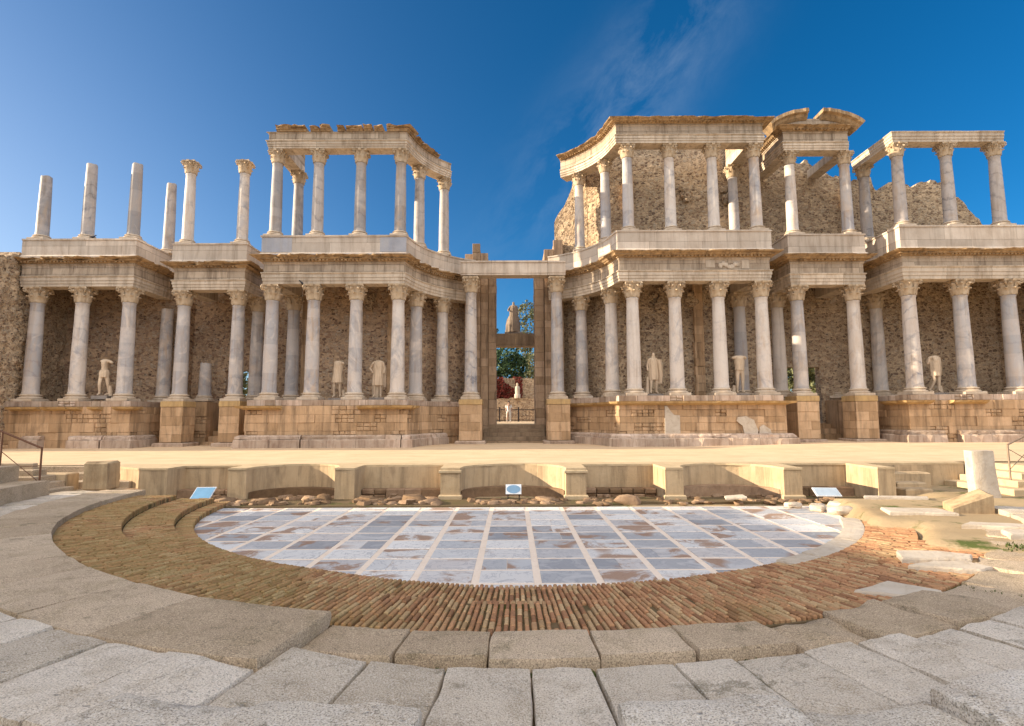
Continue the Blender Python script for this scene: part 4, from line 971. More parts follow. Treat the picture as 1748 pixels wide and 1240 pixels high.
g_ = MB(); g_.prism([(-11.6, 15.74), (1.4, 15.74), (4.0, 16.3), (9.5, 16.2), (11.5, 16.6), (11.5, 17.2), (-11.6, 17.3)], -0.2, 0.035); g_.build('channel_soil', M['soil'])['kind'] = 'structure'
o = b.build('channel_rubble', M['rough'], None, 50); o['kind'] = 'stuff'
tag(o, 'loose dark stones filling the channel before the stage wall', 'rubble')

# orchestra floor: slabs of many marbles in a grid of pink strips
b = MB(); n = 60
b.prism([(CX+(R0+0.2)*math.sin(R(-92+184*k/n)), min(15.72, CY-(R0+0.2)*math.cos(R(-92+184*k/n)))) for k in range(n+1)], -0.08, -0.004)
o = b.build('orchestra_strips', M['grout']); o['kind'] = 'structure'
b = MB()
for i in range(-10, 10):
    for j in range(0, 11):
        x0, x1 = 0.375+0.945*i+0.060, 0.375+0.945*(i+1)-0.060
        y0, y1 = 7.81+0.742*j+0.044, 7.81+0.742*(j+1)-0.044
        y1 = min(y1, 15.66)
        if y1-y0 < 0.1: continue
        if min(math.hypot(x-CX, y-CY) for x in (x0, x1) for y in (y0, y1)) > R0+0.15: continue
        if max(math.hypot(x-CX, y-CY) for x in (x0, x1) for y in (y0, y1)) > R0+0.9: continue
        z = random.uniform(-0.002, 0.010)
        if random.random() < 0.18:
            xm = x0+(x1-x0)*random.uniform(0.3, 0.7); b.box(x0, xm-0.004, y0, y1, -0.05, z, ch=0.002); b.box(xm+0.004, x1, y0, y1, -0.05, z-0.002, ch=0.002)
        else: b.box(x0, x1, y0, y1, -0.05, z, ch=0.002)
o = b.build('orchestra_floor', M['floor']); o['kind'] = 'structure'

# brick steps: three wide treads of radial bricks
def ztread(k, ph):
    l = 1-sst(-25, -2, ph); r = sst(5, 45, ph)
    L_, F_, R_ = ((0.13, 0.06, 0.08), (0.26, 0.145, 0.13), (0.385, 0.24, 0.20))[k]
    return F_+(L_-F_)*l+(R_-F_)*r
treads = ((R0, R1, 1), (R1, R2, 3), (R2, R3+0.06, 3))
for k, (ra, rb, rows) in enumerate(treads):
    b = MB(); base = MB(); n = 150; rings = []
    p1 = (31, 64, 51)[k]
    ph0 = -88.0+1.5*k
    for i in range(n+1):
        ph = ph0+(p1-ph0)*i/n; s, c = math.sin(R(ph)), math.cos(R(ph)); z = ztread(k, ph)-0.04
        q = lambda r, zz: (CX+r*s, CY-r*c, zz)
        rings.append([q(ra+0.015, -0.15), q(ra+0.015, z), q(rb+0.02, z), q(rb+0.02, -0.15)])
    base.loft(rings)
    rm0 = (ra+rb)/2; ph = ph0+random.uniform(0, 0.3); li = 0
    while ph < p1:
        wd = math.degrees(0.049/rm0)*random.uniform(0.88, 1.12); gp = math.degrees(0.022/rm0)*random.uniform(0.8, 1.3)
        cuts = [ra+random.uniform(-0.012, 0.004)]; x = ra+(0.25 if li % 2 else 0.13)+random.uniform(-0.04, 0.04)
        if rows == 1: x = rb
        while x < rb-0.1: cuts.append(x); x += 0.24+random.uniform(-0.03, 0.03)
        cuts.append(rb); li += 1
        for r0, r1 in zip(cuts, cuts[1:]):
            if random.random() < 0.006: continue
            rm = (r0+r1)/2; z = ztread(k, ph)+random.uniform(-0.007, 0.006); a0, a1 = ph+random.uniform(-0.03, 0.03), ph+wd+random.uniform(-0.03, 0.03); rr0, rr1 = r0+0.014, r1-0.014
            vs = []
            for zz, d in ((z-0.13, 0), (z-0.012, 0), (z, 0.010)):
                da = math.degrees(d/rm)
                for a, r in ((a0+da, rr0+d), (a1-da, rr0+d), (a1-da, rr1-d), (a0+da, rr1-d)): vs.append((CX+r*math.sin(R(a)), CY-r*math.cos(R(a)), zz))
            b.add(vs, [(0, 1, 5, 4), (1, 2, 6, 5), (2, 3, 7, 6), (3, 0, 4, 7), (4, 5, 9, 8), (5, 6, 10, 9), (6, 7, 11, 10), (7, 4, 8, 11), (8, 9, 10, 11)])
        ph += wd+gp
    o = b.build('brick_step', M['brick']); o['kind'] = 'structure'
    o = base.build('step_bed', M['soil'], None); o['kind'] = 'structure'

# granite rings: each block its own irregular slab
def slab_sector(mb, ra, rb, p0, p1, zt, th, seed, ch=0.022, n=7, jr=0.02, tilt=0.0, wav=0.014):
    g = []; tl = random.uniform(-tilt, tilt); tl2 = random.uniform(-tilt, tilt)
    for j in range(n+1):
        row = []
        for i in range(n+1):
            u, v = i/n, j/n
            edge = min(u, 1-u, v, 1-v)
            e0 = 0.0 if edge > 0.01 else 1.0
            ph = p0+(p1-p0)*u; r = ra+(rb-ra)*v
            x, y = CX+r*math.sin(R(ph)), CY-r*math.cos(R(ph))
            dx = jr*noise.noise(Vector((x*2.2+seed, y*2.2, 1))); dy = jr*noise.noise(Vector((x*2.2, y*2.2+seed, 7)))
            corner = max(0.0, 1-(min(u, 1-u)+min(v, 1-v))*5.0)
            cx_, cy_ = (p0+p1)/2, (ra+rb)/2
            k = 1-0.012*corner
            ph2 = cx_+(ph-cx_)*k; r2 = cy_+(r-cy_)*k
            x, y = CX+r2*math.sin(R(ph2))+dx, CY-r2*math.cos(R(ph2))+dy
            z = (zt(ph2) if callable(zt) else zt)+tl*(u-0.5)+tl2*(v-0.5)+wav*fbm(x*2.5+seed, y*2.5)+0.006*fbm(x*11, y*11)-e0*ch*(0.7+0.6*noise.noise(Vector((x*5, y*5, seed))))
            row.append((x, y, z))
        g.append(row)
    vs = [p for row in g for p in row]; w = n+1
    fs = [(j*w+i, j*w+i+1, (j+1)*w+i+1, (j+1)*w+i) for j in range(n) for i in range(n)]
    rim = [i for i in range(n+1)]+[j*w+n for j in range(1, n+1)]+[n*w+i for i in range(n-1, -1, -1)]+[j*w for j in range(n-1, 0, -1)]
    c0 = len(vs); cxm = sum(p[0] for p in vs)/len(vs); cym = sum(p[1] for p in vs)/len(vs)
    m = len(rim)
    for i in rim:
        x, y, z = vs[i]; d = Vector((x-cxm, y-cym)); d.normalize()
        vs.append((x+d.x*0.012, y+d.y*0.012, z-0.03))
    for i in rim:
        x, y, z = vs[i]; vs.append((x, y, (zt(cx_) if callable(zt) else zt)-th))
    for k in range(m):
        l = (k+1) % m
        fs.append((rim[k], rim[l], c0+l, c0+k)); fs.append((c0+k, c0+l, c0+m+l, c0+m+k))
    mb.add(vs, fs)
def zring1(ph):
    if ph < -11.5: return 0.50-0.10*sst(-55, -12, ph)
    return 0.262
b = MB(); ph = -87.0; k = 0
while ph < 62:
    lf = ph < -11.5
    wd = random.uniform(4.6, 7.4) if lf else random.uniform(4.2, 5.8)
    if lf and ph+wd > -15: wd = -11.5-ph
    e = min(ph+wd, 62); right = ph > 11; hole = 11.5 < ph < 16.5
    if hole: slab_sector(b, R3+0.09, rout(ph)-0.05, ph+0.2, e-0.2, 0.215, 0.3, k*3.1, jr=0.09, tilt=0.05, wav=0.05, ch=0.05)
    else:
        g = 0.055 if lf else 0.075
        slab_sector(b, R3+0.03+(random.uniform(-0.1, 0.12) if right else 0), rout(ph+1)-0.02+(random.uniform(-0.12, 0.05) if not lf else random.uniform(-0.02, 0.02)), ph+g, e-g,
                    (lambda q, jz=random.uniform(-0.006, 0.006)*(4 if right else 1), p_=ph+0.1: zring1(min(q, -11.6) if p_ < -11.5 else q)+jz), 0.35, k*3.1, jr=0.08 if right else (0.022 if not lf else 0.008), tilt=0.015 if right else 0.010, wav=0.03 if right else 0.012, ch=0.022 if right else 0.012)
    ph = e; k += 1
o = b.build('granite_kerb', M['granite'], None, 50); o['kind'] = 'structure'
b = MB(); ph = -88.0
while ph < 75:
    wd = random.uniform(2.6, 4.0); e = min(ph+wd, 75); lf = ph < -11.5
    if lf and e > -13: e = -11.5
    jz = random.uniform(-0.012, 0.012); zf = lambda q, jz=jz: 0.222+0.045*(1-sst(-60, -20, q))+0.185*(1-sst(-17, -4, q))+0.13*sst(10, 30, q)+jz
    slab_sector(b, rout(ph+0.3)+0.015+random.uniform(0.0, 0.05), (13.1+random.uniform(-0.3, 0.3)) if ph < -14.5 else R5-0.01, ph+0.085, e-0.085, zf, 0.3, k*3.1, jr=0.022, tilt=0.008, ch=0.018); ph = e; k += 1
ph = -60.0
while ph < -14.5:
    wd = random.uniform(3.6, 5.2); e = min(ph+wd, -14.3); slab_sector(b, 13.42, 15.6, ph+0.06, e-0.06, 0.45+random.uniform(-0.012, 0.012), 0.3, k*3.1, jr=0.03, tilt=0.02, ch=0.016); ph = e; k += 1
for a, c in ((-3.5, -0.4), (-0.4, 2.6)): slab_sector(b, R5+0.02, 16.2, a+0.06, c-0.06, 0.15, 0.3, a*3+5, jr=0.02)
o = b.build('granite_paving', M['granite_pale'], None, 50); o['kind'] = 'structure'
b = MB()
for a, c, z in ((-14.2, -8.9, 0.47), (-8.8, -3.6, 0.52), (2.7, 7.9, 0.54), (8.0, 13.2, 0.40), (13.4, 19.0, 0.50), (19.2, 25, 0.5), (25.2, 32, 0.5)):
    for r0, r1 in ((R5+random.uniform(0.0, 0.05), 14.4), (14.42, 16.4)):
        slab_sector(b, r0, r1, a, c, z+random.uniform(-0.01, 0.01), 0.5, a*2.7+r0, n=14, jr=0.05, ch=0.04, wav=0.025)
o = b.build('seating_step', M['granite_white'], None, 50); o['kind'] = 'structure'
# moss in the joints
b = MB()
for k in range(5200):
    if random.random() < 0.8: ph = random.uniform(-20, 40); r = rout(ph)+random.gauss(0.02, 0.035)
    else: ph = random.choice((-7.9, 2.1, 9.9, 20, 28, 33))+random.gauss(0, 0.25); r = random.uniform(R3+0.2, R4)
    if noise.noise(Vector((ph*0.35, r*0.4, 3))) < -0.2: continue
    x, y = CX+r*math.sin(R(ph)), CY-r*math.cos(R(ph)); z = 0.13+0.1*sst(15, 40, ph); s = random.uniform(0.010, 0.026); a = random.uniform(0, 6.28)
    b.add([(x-s*math.cos(a), y-s*math.sin(a), z), (x+s*math.cos(a), y+s*math.sin(a), z), (x+random.uniform(-s, s), y+random.uniform(-s, s), z+s*random.uniform(1.0, 2.4))], [(0, 1, 2)])
for cx_, cy_, n_ in ((7.15, 8.75, 420), (5.5, 7.35, 240), (8.6, 9.6, 130), (7.8, 8.3, 90)):
    for k in range(n_):
        x, y = random.gauss(cx_, 0.22), random.gauss(cy_, 0.12); z = hground(x, y); s = random.uniform(0.012, 0.032); a = random.uniform(0, 6.28)
        b.add([(x-s*math.cos(a), y-s*math.sin(a), z-0.02), (x+s*math.cos(a), y+s*math.sin(a), z-0.02), (x+random.uniform(-s, s), y+random.uniform(-s, s), z+s*random.uniform(1.2, 2.6))], [(0, 1, 2)])
o = b.build('moss', M['moss']); o['kind'] = 'stuff'; tag(o, 'green moss and weeds in the joints of the granite ring', 'moss')

# seating bank left and right of the picture (its lowest step shows at the left edge)
def bank(sgn, name):
    b = MB(); r = 12.42; z = 0.46; first = True
    while r < 32:
        dz, dr = (0.40, 0.80) if not first else (0.38, 0.85)
        a0 = math.degrees(math.asin(min(1, 1.35/r))); n = 26; pts = []
        for i in range(n+1):
            a = a0+(68-a0)*i/n; x, y = -r*math.cos(R(a)), CY-r*math.sin(R(a))
            pts.append((x, y, a))
        # keep clear of the place where the photographer stands
        pts = [(x, y, a) for x, y, a in pts if a < 26 or x < -0.97*y-0.5]
        for (x, y, a), (x2, y2, a2) in zip(pts, pts[1:]):
            if a2-a > 4: continue
            q = lambda a_, r_, z_: (sgn*(-r_*math.cos(R(a_))), CY-r_*math.sin(R(a_)), z_)
            vs = [q(a, r, 0), q(a2, r, 0), q(a2, r+dr+0.05, 0), q(a, r+dr+0.05, 0), q(a, r, z+dz), q(a2, r, z+dz), q(a2, r+dr+0.05, z+dz), q(a, r+dr+0.05, z+dz)]
            b.add(vs, [(3, 2, 1, 0), (4, 5, 6, 7), (0, 1, 5, 4), (1, 2, 6, 5), (2, 3, 7, 6), (3, 0, 4, 7)])
        z += dz; r += dr; first = False
    o = b.build(name, M['granite']); o['kind'] = 'structure'; return o
bank(1, 'seating_bank'); 
# stairs at the left end of the seating
t = thing('stone_stairs', 'worn stone stairs with low side wall under the rust-brown handrail', 'stairs', (-13.5, 16.2, 0.3))
b = MB()
for k in range(5):
    b.box(-18.0, -12.97-0.28*k, 15.36+0.30*k, 16.74, 0.2, 0.50+0.17*k, ch=0.02)
b.build('treads', M['granite'], t)
b = MB(); b.box(-17.5, -13.2, 16.75, 17.2, 0.1, 0.86, ch=0.03); b.build('side_wall', M['pulpit'], t)
t = thing('stone_stairs', 'short dark stairs beside the ochre block, leading up to the stage', 'stairs', (-13.6, 18, 0.2))
b = MB()
for k in range(3): b.box(-13.15-0.45*k, -11.8, 16.9+0.5*k, 18.6, 0.0, 0.36+0.20*k, ch=0.02)
b.build('treads', M['granite'], t)
b = MB(); b.box(-40, -13.05, 18.62, 18.86, 0, 0.93, ch=0.02); b.box(-40, -17.6, 15.2, 18.6, 0, 0.9, ch=0.02)
o = b.build('passage_floor', M['granite']); o['kind'] = 'structure'
t = thing('stone_stairs', 'pale limestone stairs and kerbs under the pale handrail', 'stairs', (15, 16.5, 0.3))
b = MB()
for k in range(4): b.box(13.9+0.5*k, 17.8, 15.7+0.42*k, 18.2, 0.1, 0.42+0.18*k, ch=0.02)
b.box(15.0, 18.5, 14.4, 14.9, 0.1, 0.72, ch=0.03)
b.build('treads', M['coping'], t)
b = MB()
for k, (x0, x1, y0, z1) in enumerate(((11.7, 12.6, 17.2, 0.45), (11.9, 13.1, 17.7, 0.7), (11.6, 12.4, 16.7, 0.32))): b.box(x0, x1, y0, 18.2, 0.0, z1, ch=0.04)
t = thing('low_wall', 'low stepped masonry remains between the last pilaster and the white standing stone', 'wall', (12.3, 17.5, 0)); b.build('masonry', M['pulpit'], t)

# handrails
def handrail(label, pts, posts, mat, braces=()):
    t = thing('handrail', label, 'handrail', posts[0][0])
    b = MB(); b.tube(pts, 0.028, 8); b.build('rail', M[mat], t, 60)
    for p, q in posts:
        b = MB(); b.tube([p, q], 0.024, 8); b.build('post', M[mat], t, 60)
    if braces:
        b = MB()
        for p, q in braces: b.tube([p, q], 0.010, 6)
        b.build('brace', M[mat], t, 60)
handrail('rust-brown handrail sloping down beside worn granite stairs', [(-12.93, 15.45, 1.68), (-14.05, 15.45, 2.13), (-15.6, 15.45, 2.72)],
         [((-12.93, 15.45, 0.48), (-12.93, 15.45, 1.68)), ((-14.05, 15.45, 0.9), (-14.05, 15.45, 2.13))], 'rust',
         [((-12.93, 15.45, 0.75), (-14.05, 15.45, 1.6)), ((-12.93, 15.45, 1.2), (-14.05, 15.45, 1.15))])
handrail('pale metal handrail climbing beside pale limestone stairs', [(14.45, 16.4, 1.62), (15.6, 16.4, 2.18), (16.5, 16.4, 2.6)],
         [((14.45, 16.4, 0.55), (14.45, 16.4, 1.62)), ((15.3, 16.4, 0.8), (15.3, 16.4, 2.02))], 'rail',
         [((14.45, 16.4, 1.5), (15.3, 16.4, 1.0)), ((14.45, 16.4, 0.9), (15.3, 16.4, 1.7))])

# loose stones and slabs
def poly_slab(mb, pts, z, th, bevel=0.02, seed=0.0, tiltx=0.0):
    cx = sum(p[0] for p in pts)/len(pts); cy = sum(p[1] for p in pts)/len(pts); P = []
    for (x, y), (x2, y2) in zip(pts, pts[1:]+pts[:1]):
        for k in range(4): P.append((x+(x2-x)*k/4+0.03*noise.noise(Vector((x*3+k, y*3, seed))), y+(y2-y)*k/4+0.03*noise.noise(Vector((x*3, y*3+k, seed+3)))))
    s = lambda f, zz: [(cx+(x-cx)*f, cy+(y-cy)*f, zz+tiltx*(x-cx)+0.006*noise.noise(Vector((x*4, y*4, seed)))) for x, y in P]
    mb.loft([s(0.98, z-th), s(1.0, z-th+bevel), s(1.0, z-bevel), s(1-bevel*1.2, z)])
def loose_slab(label, pts, z, th, mat='limestone', tilt=0.0):
    t = thing('loose_slab', label, 'slab', (pts[0][0], pts[0][1], z-th), 'loose pale slabs beside the orchestra')
    z = z-0.05 if z > 0.25 else z
    b = MB(); poly_slab(b, pts, z, th, 0.025, pts[0][0], tilt); b.build('slab', M[mat], t)
loose_slab('bright white four-cornered slab lying at the edge of the bricks by the granite ring', [(4.35, 7.35), (4.95, 7.12), (5.45, 7.32), (5.05, 7.75)], 0.30, 0.10)
loose_slab('white slab on the bricks, upper one of the cracked pair', [(6.0, 8.85), (7.0, 8.75), (7.25, 9.05), (6.9, 9.3), (6.25, 9.35)], 0.33, 0.12)
loose_slab('white slab on the bricks, lower one of the cracked pair', [(5.85, 8.5), (6.7, 8.2), (6.98, 8.35), (6.85, 8.68), (6.4, 8.7)], 0.32, 0.12)
loose_slab('long pale slab lying in sunlit earth below the tilted block', [(8.9, 11.3), (10.2, 10.9), (10.5, 11.2), (9.3, 11.6)], 0.37, 0.12)
loose_slab('pale squarish slab beside the upper end of the white curb', [(8.55, 12.9), (9.9, 12.6), (9.95, 13.3), (8.75, 13.5)], 0.36, 0.14)
loose_slab('small narrow sunlit slab near the standing stone', [(9.4, 15.2), (11.0, 15.0), (11.2, 15.3), (9.6, 15.5)], 0.36, 0.1)
for k, (x, y, w_, d_) in enumerate(((9.6, 9.2, 1.1, 0.5), (11.2, 9.3, 1.3, 0.55), (9.9, 10.2, 1.0, 0.4), (8.9, 8.3, 1.2, 0.5))):
    loose_slab(('pale worn slab beside the brightest weeds', 'pale worn slab sunk in earth beyond the weeds', 'narrow pale slab in sunlit earth above the weeds', 'grey worn slab below the weeds')[k], [(x-w_, y), (x+w_*0.9, y-0.15), (x+w_, y+d_), (x-w_*0.8, y+d_*1.1)], 0.36+0.02*k, 0.14, 'limestone' if k < 3 else 'granite')
t = thing('curb', 'curved white marble curb along one end of the orchestra floor', 'curb', (7, 12, 0)); b = MB()
ph = 31.3
while ph < 67:
    e = ph+random.uniform(5, 9); e = min(e, 67.5); slab_sector(b, R0-0.02, R1+0.0, ph+0.05, e-0.05, 0.115+random.uniform(-0.006, 0.006), 0.2, ph, jr=0.01, ch=0.012, n=5); ph = e
b.build('blocks', M['limestone'], t, 50)
b = MB()
for k, (x, y, s) in enumerate(((8.35, 14.4, 0.32), (8.0, 14.9, 0.26), (8.8, 15.2, 0.3), (7.6, 15.4, 0.2))):
    t = thing('loose_stone', ('rough pale boulder at the end of the white curb', 'small rough stone beside the end of the white curb', 'low rough stone between curb and stage wall', 'smallest rough stone at the back corner of the marble floor')[k], 'stone', (x, y, 0.1)); b = MB()
    s *= 0.75; stone_lump(b, x, y, 0.08, s*1.4, s, s*0.5, k*5.1, 14, 0.3, k); b.build('boulder', M['limestone'], t, 60)
t = thing('standing_stone', 'upright weathered white stone slab standing before the pale stairs', 'stone', (12.9, 15.5, 0.3))
b = MB(); rings = []
for k in range(9):
    u = k/8; z = 0.15+1.36*u; w_ = 0.33-0.03*u; ox = -0.06*u+0.02*fbm(u*3, 0)
    rings.append([(12.9+ox+w_*cx_+0.025*fbm(cx_*2, u*5, 3), 15.5+0.17*cy_+0.02*fbm(cy_*2, u*5, 8), z+(0.03*fbm(cx_*2, cy_, 2) if k == 8 else 0)) for cx_, cy_ in ((-1, -0.8), (-0.8, -1), (0.8, -1), (1, -0.8), (1, 0.8), (0.8, 1), (-0.8, 1), (-1, 0.8))])
b.loft(rings); b.build('slab', M['limestone'], t, 40)
t = thing('tilted_block', 'tilted pinkish block with a broken sloping top on sunlit earth', 'stone', (10.6, 13.3, 0.3))
b = MB(); b.loft([[(10.0, 12.9, 0.2), (10.9, 12.85, 0.2), (11.15, 13.5, 0.2), (10.3, 13.6, 0.2)], [(10.0, 12.9, 0.36), (10.9, 12.85, 0.66), (11.12, 13.45, 0.72), (10.3, 13.6, 0.42)], [(10.1, 12.95, 0.40), (10.82, 12.93, 0.70), (11.02, 13.4, 0.745), (10.36, 13.52, 0.46)]]); b.build('block', M['block'], t)
t = thing('stone_block', 'big ochre marbled block on a brick footing at the end of the stage wall', 'stone', (-12.2, 17.0, 0.3))
b = MB(); b.box(-12.70, -12.02, 16.7, 17.3, 0.36, 1.20, ch=0.05, rot=0.08); b.v = [(x+0.04*fbm(x*2, z*2, 1), y+0.03*fbm(y*3, z*2, 4), z+0.04*fbm(x*3, y*3, 9)) for x, y, z in b.v]; b.build('block', M['block'], t)
b = MB(); ashlar(b, [(-12.75, 17.5), (-12.75, 16.45), (-11.35, 16.45), (-11.35, 17.5)], 0.0, 0.34, 0.17, (0.3, 0.5), 0.2, 0.015, 0.2); b.box(-12.6, -11.5, 16.6, 17.45, 0, 0.35); b.build('footing', M['ashlar'], t)
# information panels
def panel(label, x, y, z, w_, h_, tilt, face, rz=0.0):
    t = thing('information_panel', label, 'panel', (x, y, z), 'information panels along the stage wall', rz)
    ca, sa = math.cos(tilt), math.sin(tilt)
    def slab(name, hw, hh, d0, d1, mat, oval=False):
        b = MB(); 
        pl = [(hw*math.cos(2*PI*k/28), hh*math.sin(2*PI*k/28)) for k in range(28)] if oval else [(-hw, -hh), (hw, -hh), (hw, hh), (-hw, hh)]
        b.loft([[(u, -sd_*sa+v*ca*0+v*sa*0 + v*math.cos(tilt) , 0.30+v*math.sin(tilt)+sd_*math.cos(tilt)) for u, v in pl] for sd_ in (d0, d1)])
        o = inst(name, b.mesh(name, M[mat]), t)
    slab('board', w_/2, h_/2, 0, 0.03, 'sign_frame')
    if face == 'oval': slab('picture', w_*0.44, h_*0.42, 0.031, 0.036, 'sign_blue', True)
    else: slab('picture', w_*0.46, h_*0.44, 0.031, 0.036, face)
    b = MB()
    for s in (-1, 1): b.tube([(s*w_*0.36, 0, -0.02), (s*w_*0.36, 0, 0.30)], 0.015, 6)
    inst('legs', b.mesh('legs', M['iron']), t)
panel('white framed panel with a blue oval before the middle niche', 0.03, 16.72, 0.05, 0.46, 0.30, R(62), 'oval')
panel('tilted grey-blue panel beside a pilaster near the white curb', 8.95, 16.15, 0.0, 0.66, 0.42, R(26), 'sign_pale', R(-8))
panel('bright blue tilted glass panel beside the second pilaster past the ochre block', -8.95, 16.4, 0.0, 0.55, 0.55, R(32), 'glass_blue', R(6))
loose_slab('small grey-white slab leaning in the channel before a curved niche', [(6.0, 15.95), (6.55, 15.85), (6.6, 16.25), (6.1, 16.35)], 0.22, 0.06, 'limestone', 0.1)

# ---------------------------------------------------------------- figures
def skin_mesh(name, V_, E_, mat, sub=2):
    me = bpy.data.meshes.new(name); keys = list(V_); me.from_pydata([V_[k][:3] for k in keys], [(keys.index(a), keys.index(c)) for a, c in E_], [])
    o = bpy.data.objects.new('tmp', me); COL.objects.link(o)
    o.modifiers.new('s', 'SKIN').use_smooth_shade = True
    for i, k in enumerate(keys):
        sv = me.skin_vertices[0].data[i]; r = V_[k][3]; sv.radius = (r[0], r[1]) if isinstance(r, tuple) else (r, r); sv.use_root = (i == 0)
    o.modifiers.new('u', 'SUBSURF').levels = sub
    dg = bpy.context.evaluated_depsgraph_get(); dg.update()
    out = bpy.data.meshes.new_from_object(o.evaluated_get(dg)); out.name = name
    bpy.data.objects.remove(o); out.materials.clear(); out.materials.append(mat)
    out.polygons.foreach_set('use_smooth', [True]*len(out.polygons))
    return out
def body(pose, head=True, arms='both'):
    """joints of a standing figure about 1.85 m tall; pose overrides single joints"""
    V_ = dict(pel=(0, 0, 0.98, (0.165, 0.125)), wai=(0.01, 0, 1.16, (0.145, 0.105)), che=(0.0, 0.0, 1.38, (0.185, 0.125)), sho=(0.0, 0.0, 1.52, (0.12, 0.10)), nek=(0.0, -0.01, 1.60, 0.062),
              hpl=(-0.10, 0, 0.93, 0.105), knl=(-0.13, -0.05, 0.52, 0.068), anl=(-0.14, 0.0, 0.10, 0.045), tol=(-0.16, -0.15, 0.035, (0.045, 0.03)),
              hpr=(0.10, 0, 0.93, 0.105), knr=(0.11, -0.01, 0.52, 0.07), anr=(0.11, 0.03, 0.10, 0.045), tor=(0.14, -0.12, 0.035, (0.045, 0.03)),
              shl=(-0.19, 0, 1.50, 0.07), ell=(-0.27, 0.03, 1.22, 0.05), wrl=(-0.27, -0.08, 1.0, 0.035), shr=(0.19, 0, 1.50, 0.07), elr=(0.28, 0.03, 1.22, 0.05), wrr=(0.26, -0.10, 1.02, 0.035))
    E_ = [('pel', 'wai'), ('wai', 'che'), ('che', 'sho'), ('sho', 'nek'), ('pel', 'hpl'), ('hpl', 'knl'), ('knl', 'anl'), ('anl', 'tol'), ('pel', 'hpr'), ('hpr', 'knr'), ('knr', 'anr'), ('anr', 'tor'), ('sho', 'shl'), ('sho', 'shr')]
    if head:
        V_.update(hdl=(0, -0.02, 1.70, (0.075, 0.085)), hdt=(0, -0.01, 1.81, (0.07, 0.085))); E_ += [('nek', 'hdl'), ('hdl', 'hdt')]
    if 'L' in arms or arms == 'both':
        E_.append(('shl', 'ell'))
        if 'l' not in arms: E_.append(('ell', 'wrl'))
    if 'R' in arms or arms == 'both':
        E_.append(('shr', 'elr'))
        if 'r' not in arms: E_.append(('elr', 'wrr'))
    for k, v in pose.items(): V_[k] = v
    used = {a for e in E_ for a in e}
    return {k: v for k, v in V_.items() if k in used}, E_
def drape(mb, rings, folds=9, amp=0.10, n=40, ph=0.0):
    rr = []
    for k, (cx, cy, z, rx, ry) in enumerate(rings):
        row = []
        for i in range(n):
            a = 2*PI*i/n; f = 1+amp*math.sin(folds*a+ph+z*2.5)+0.5*amp*math.sin((folds*2+1)*a+z*4)
            row.append((cx+rx*math.cos(a)*f, cy+ry*math.sin(a)*f, z))
        rr.append(row)
    mb.loft(rr)
def statue(label, x, y, z, rz, pose, head, arms, drapes=(), extra=None, scale=1.0, plinth=0.16, pw=0.36, mat='statue'):
    scale *= 1.18; y = min(y, 30.75)
    t = thing('statue', label, 'statue', (x, y, z), 'ancient statues between the columns', rz)
    b = MB(); b.box(-pw, pw, -pw*0.8, pw*0.8, 0, plinth, ch=0.02); b.v = [(p[0]+0.03*fbm(p[0]*3+x, p[1]*3, p[2]*3), p[1], p[2]) for p in b.v]
    inst('plinth', b.mesh('plinth', M['statue_grey']), t)
    V_, E_ = body(pose, head, arms)
    o = inst('body', skin_mesh('body', V_, E_, M[mat]), t, (0, 0, plinth)); o.scale = (scale,)*3
    if drapes:
        b = MB()
        for d, kw in drapes: drape(b, d, **kw)
        o = inst('drapery', b.mesh('drapery', M[mat], 60), t, (0, 0, plinth)); o.scale = (scale,)*3
    if extra:
        b = MB(); extra(b); o = inst('support', b.mesh('support', M[mat], 60), t, (0, 0, plinth)); o.scale = (scale,)*3
    return t
trunk = lambda x, h=0.6: (lambda b: b.tube([(x, 0.12, 0), (x*0.95, 0.11, h*0.5), (x*0.85, 0.08, h)], [0.10, 0.085, 0.075], 10))
cloak = [(-0.02, 0.10, 1.52, 0.20, 0.09), (0.10, 0.14, 1.3, 0.18, 0.08), (0.20, 0.13, 0.9, 0.10, 0.09), (0.22, 0.12, 0.45, 0.08, 0.08)]
statue('headless nude statue with a stump arm in the wing topped by bare shafts', -22.6, 31.0, ZL+0.12, 0.1, dict(knl=(-0.10, -0.12, 0.52, 0.068), elr=(0.36, -0.05, 1.42, 0.05), anr=(0.18, 0.12, 0.10, 0.045), knr=(0.16, 0.02, 0.52, 0.07)), False, 'Rr', [([(0.0, 0, 0.80, 0.19, 0.15), (0, 0, 1.0, 0.2, 0.155), (0.0, 0, 1.12, 0.165, 0.125)], dict(amp=0.05))], trunk(0.24, 0.45), 1.08, 0.2, 0.42)
statue('headless statue in short tunic with raised stump arm in the open-sky porch', -9.65, 31.0, ZL, -0.05, dict(elr=(0.30, -0.12, 1.46, 0.05), knl=(-0.14, -0.05, 0.5, 0.06)), False, 'Rr', [([(0, 0, 0.66, 0.24, 0.18), (0, 0, 0.85, 0.22, 0.17), (0, 0, 1.05, 0.19, 0.145), (0, 0, 1.3, 0.19, 0.14), (0, 0, 1.5, 0.17, 0.12)], dict(folds=11, amp=0.06))], trunk(0.26, 0.35), 1.1, 0.14, 0.40)
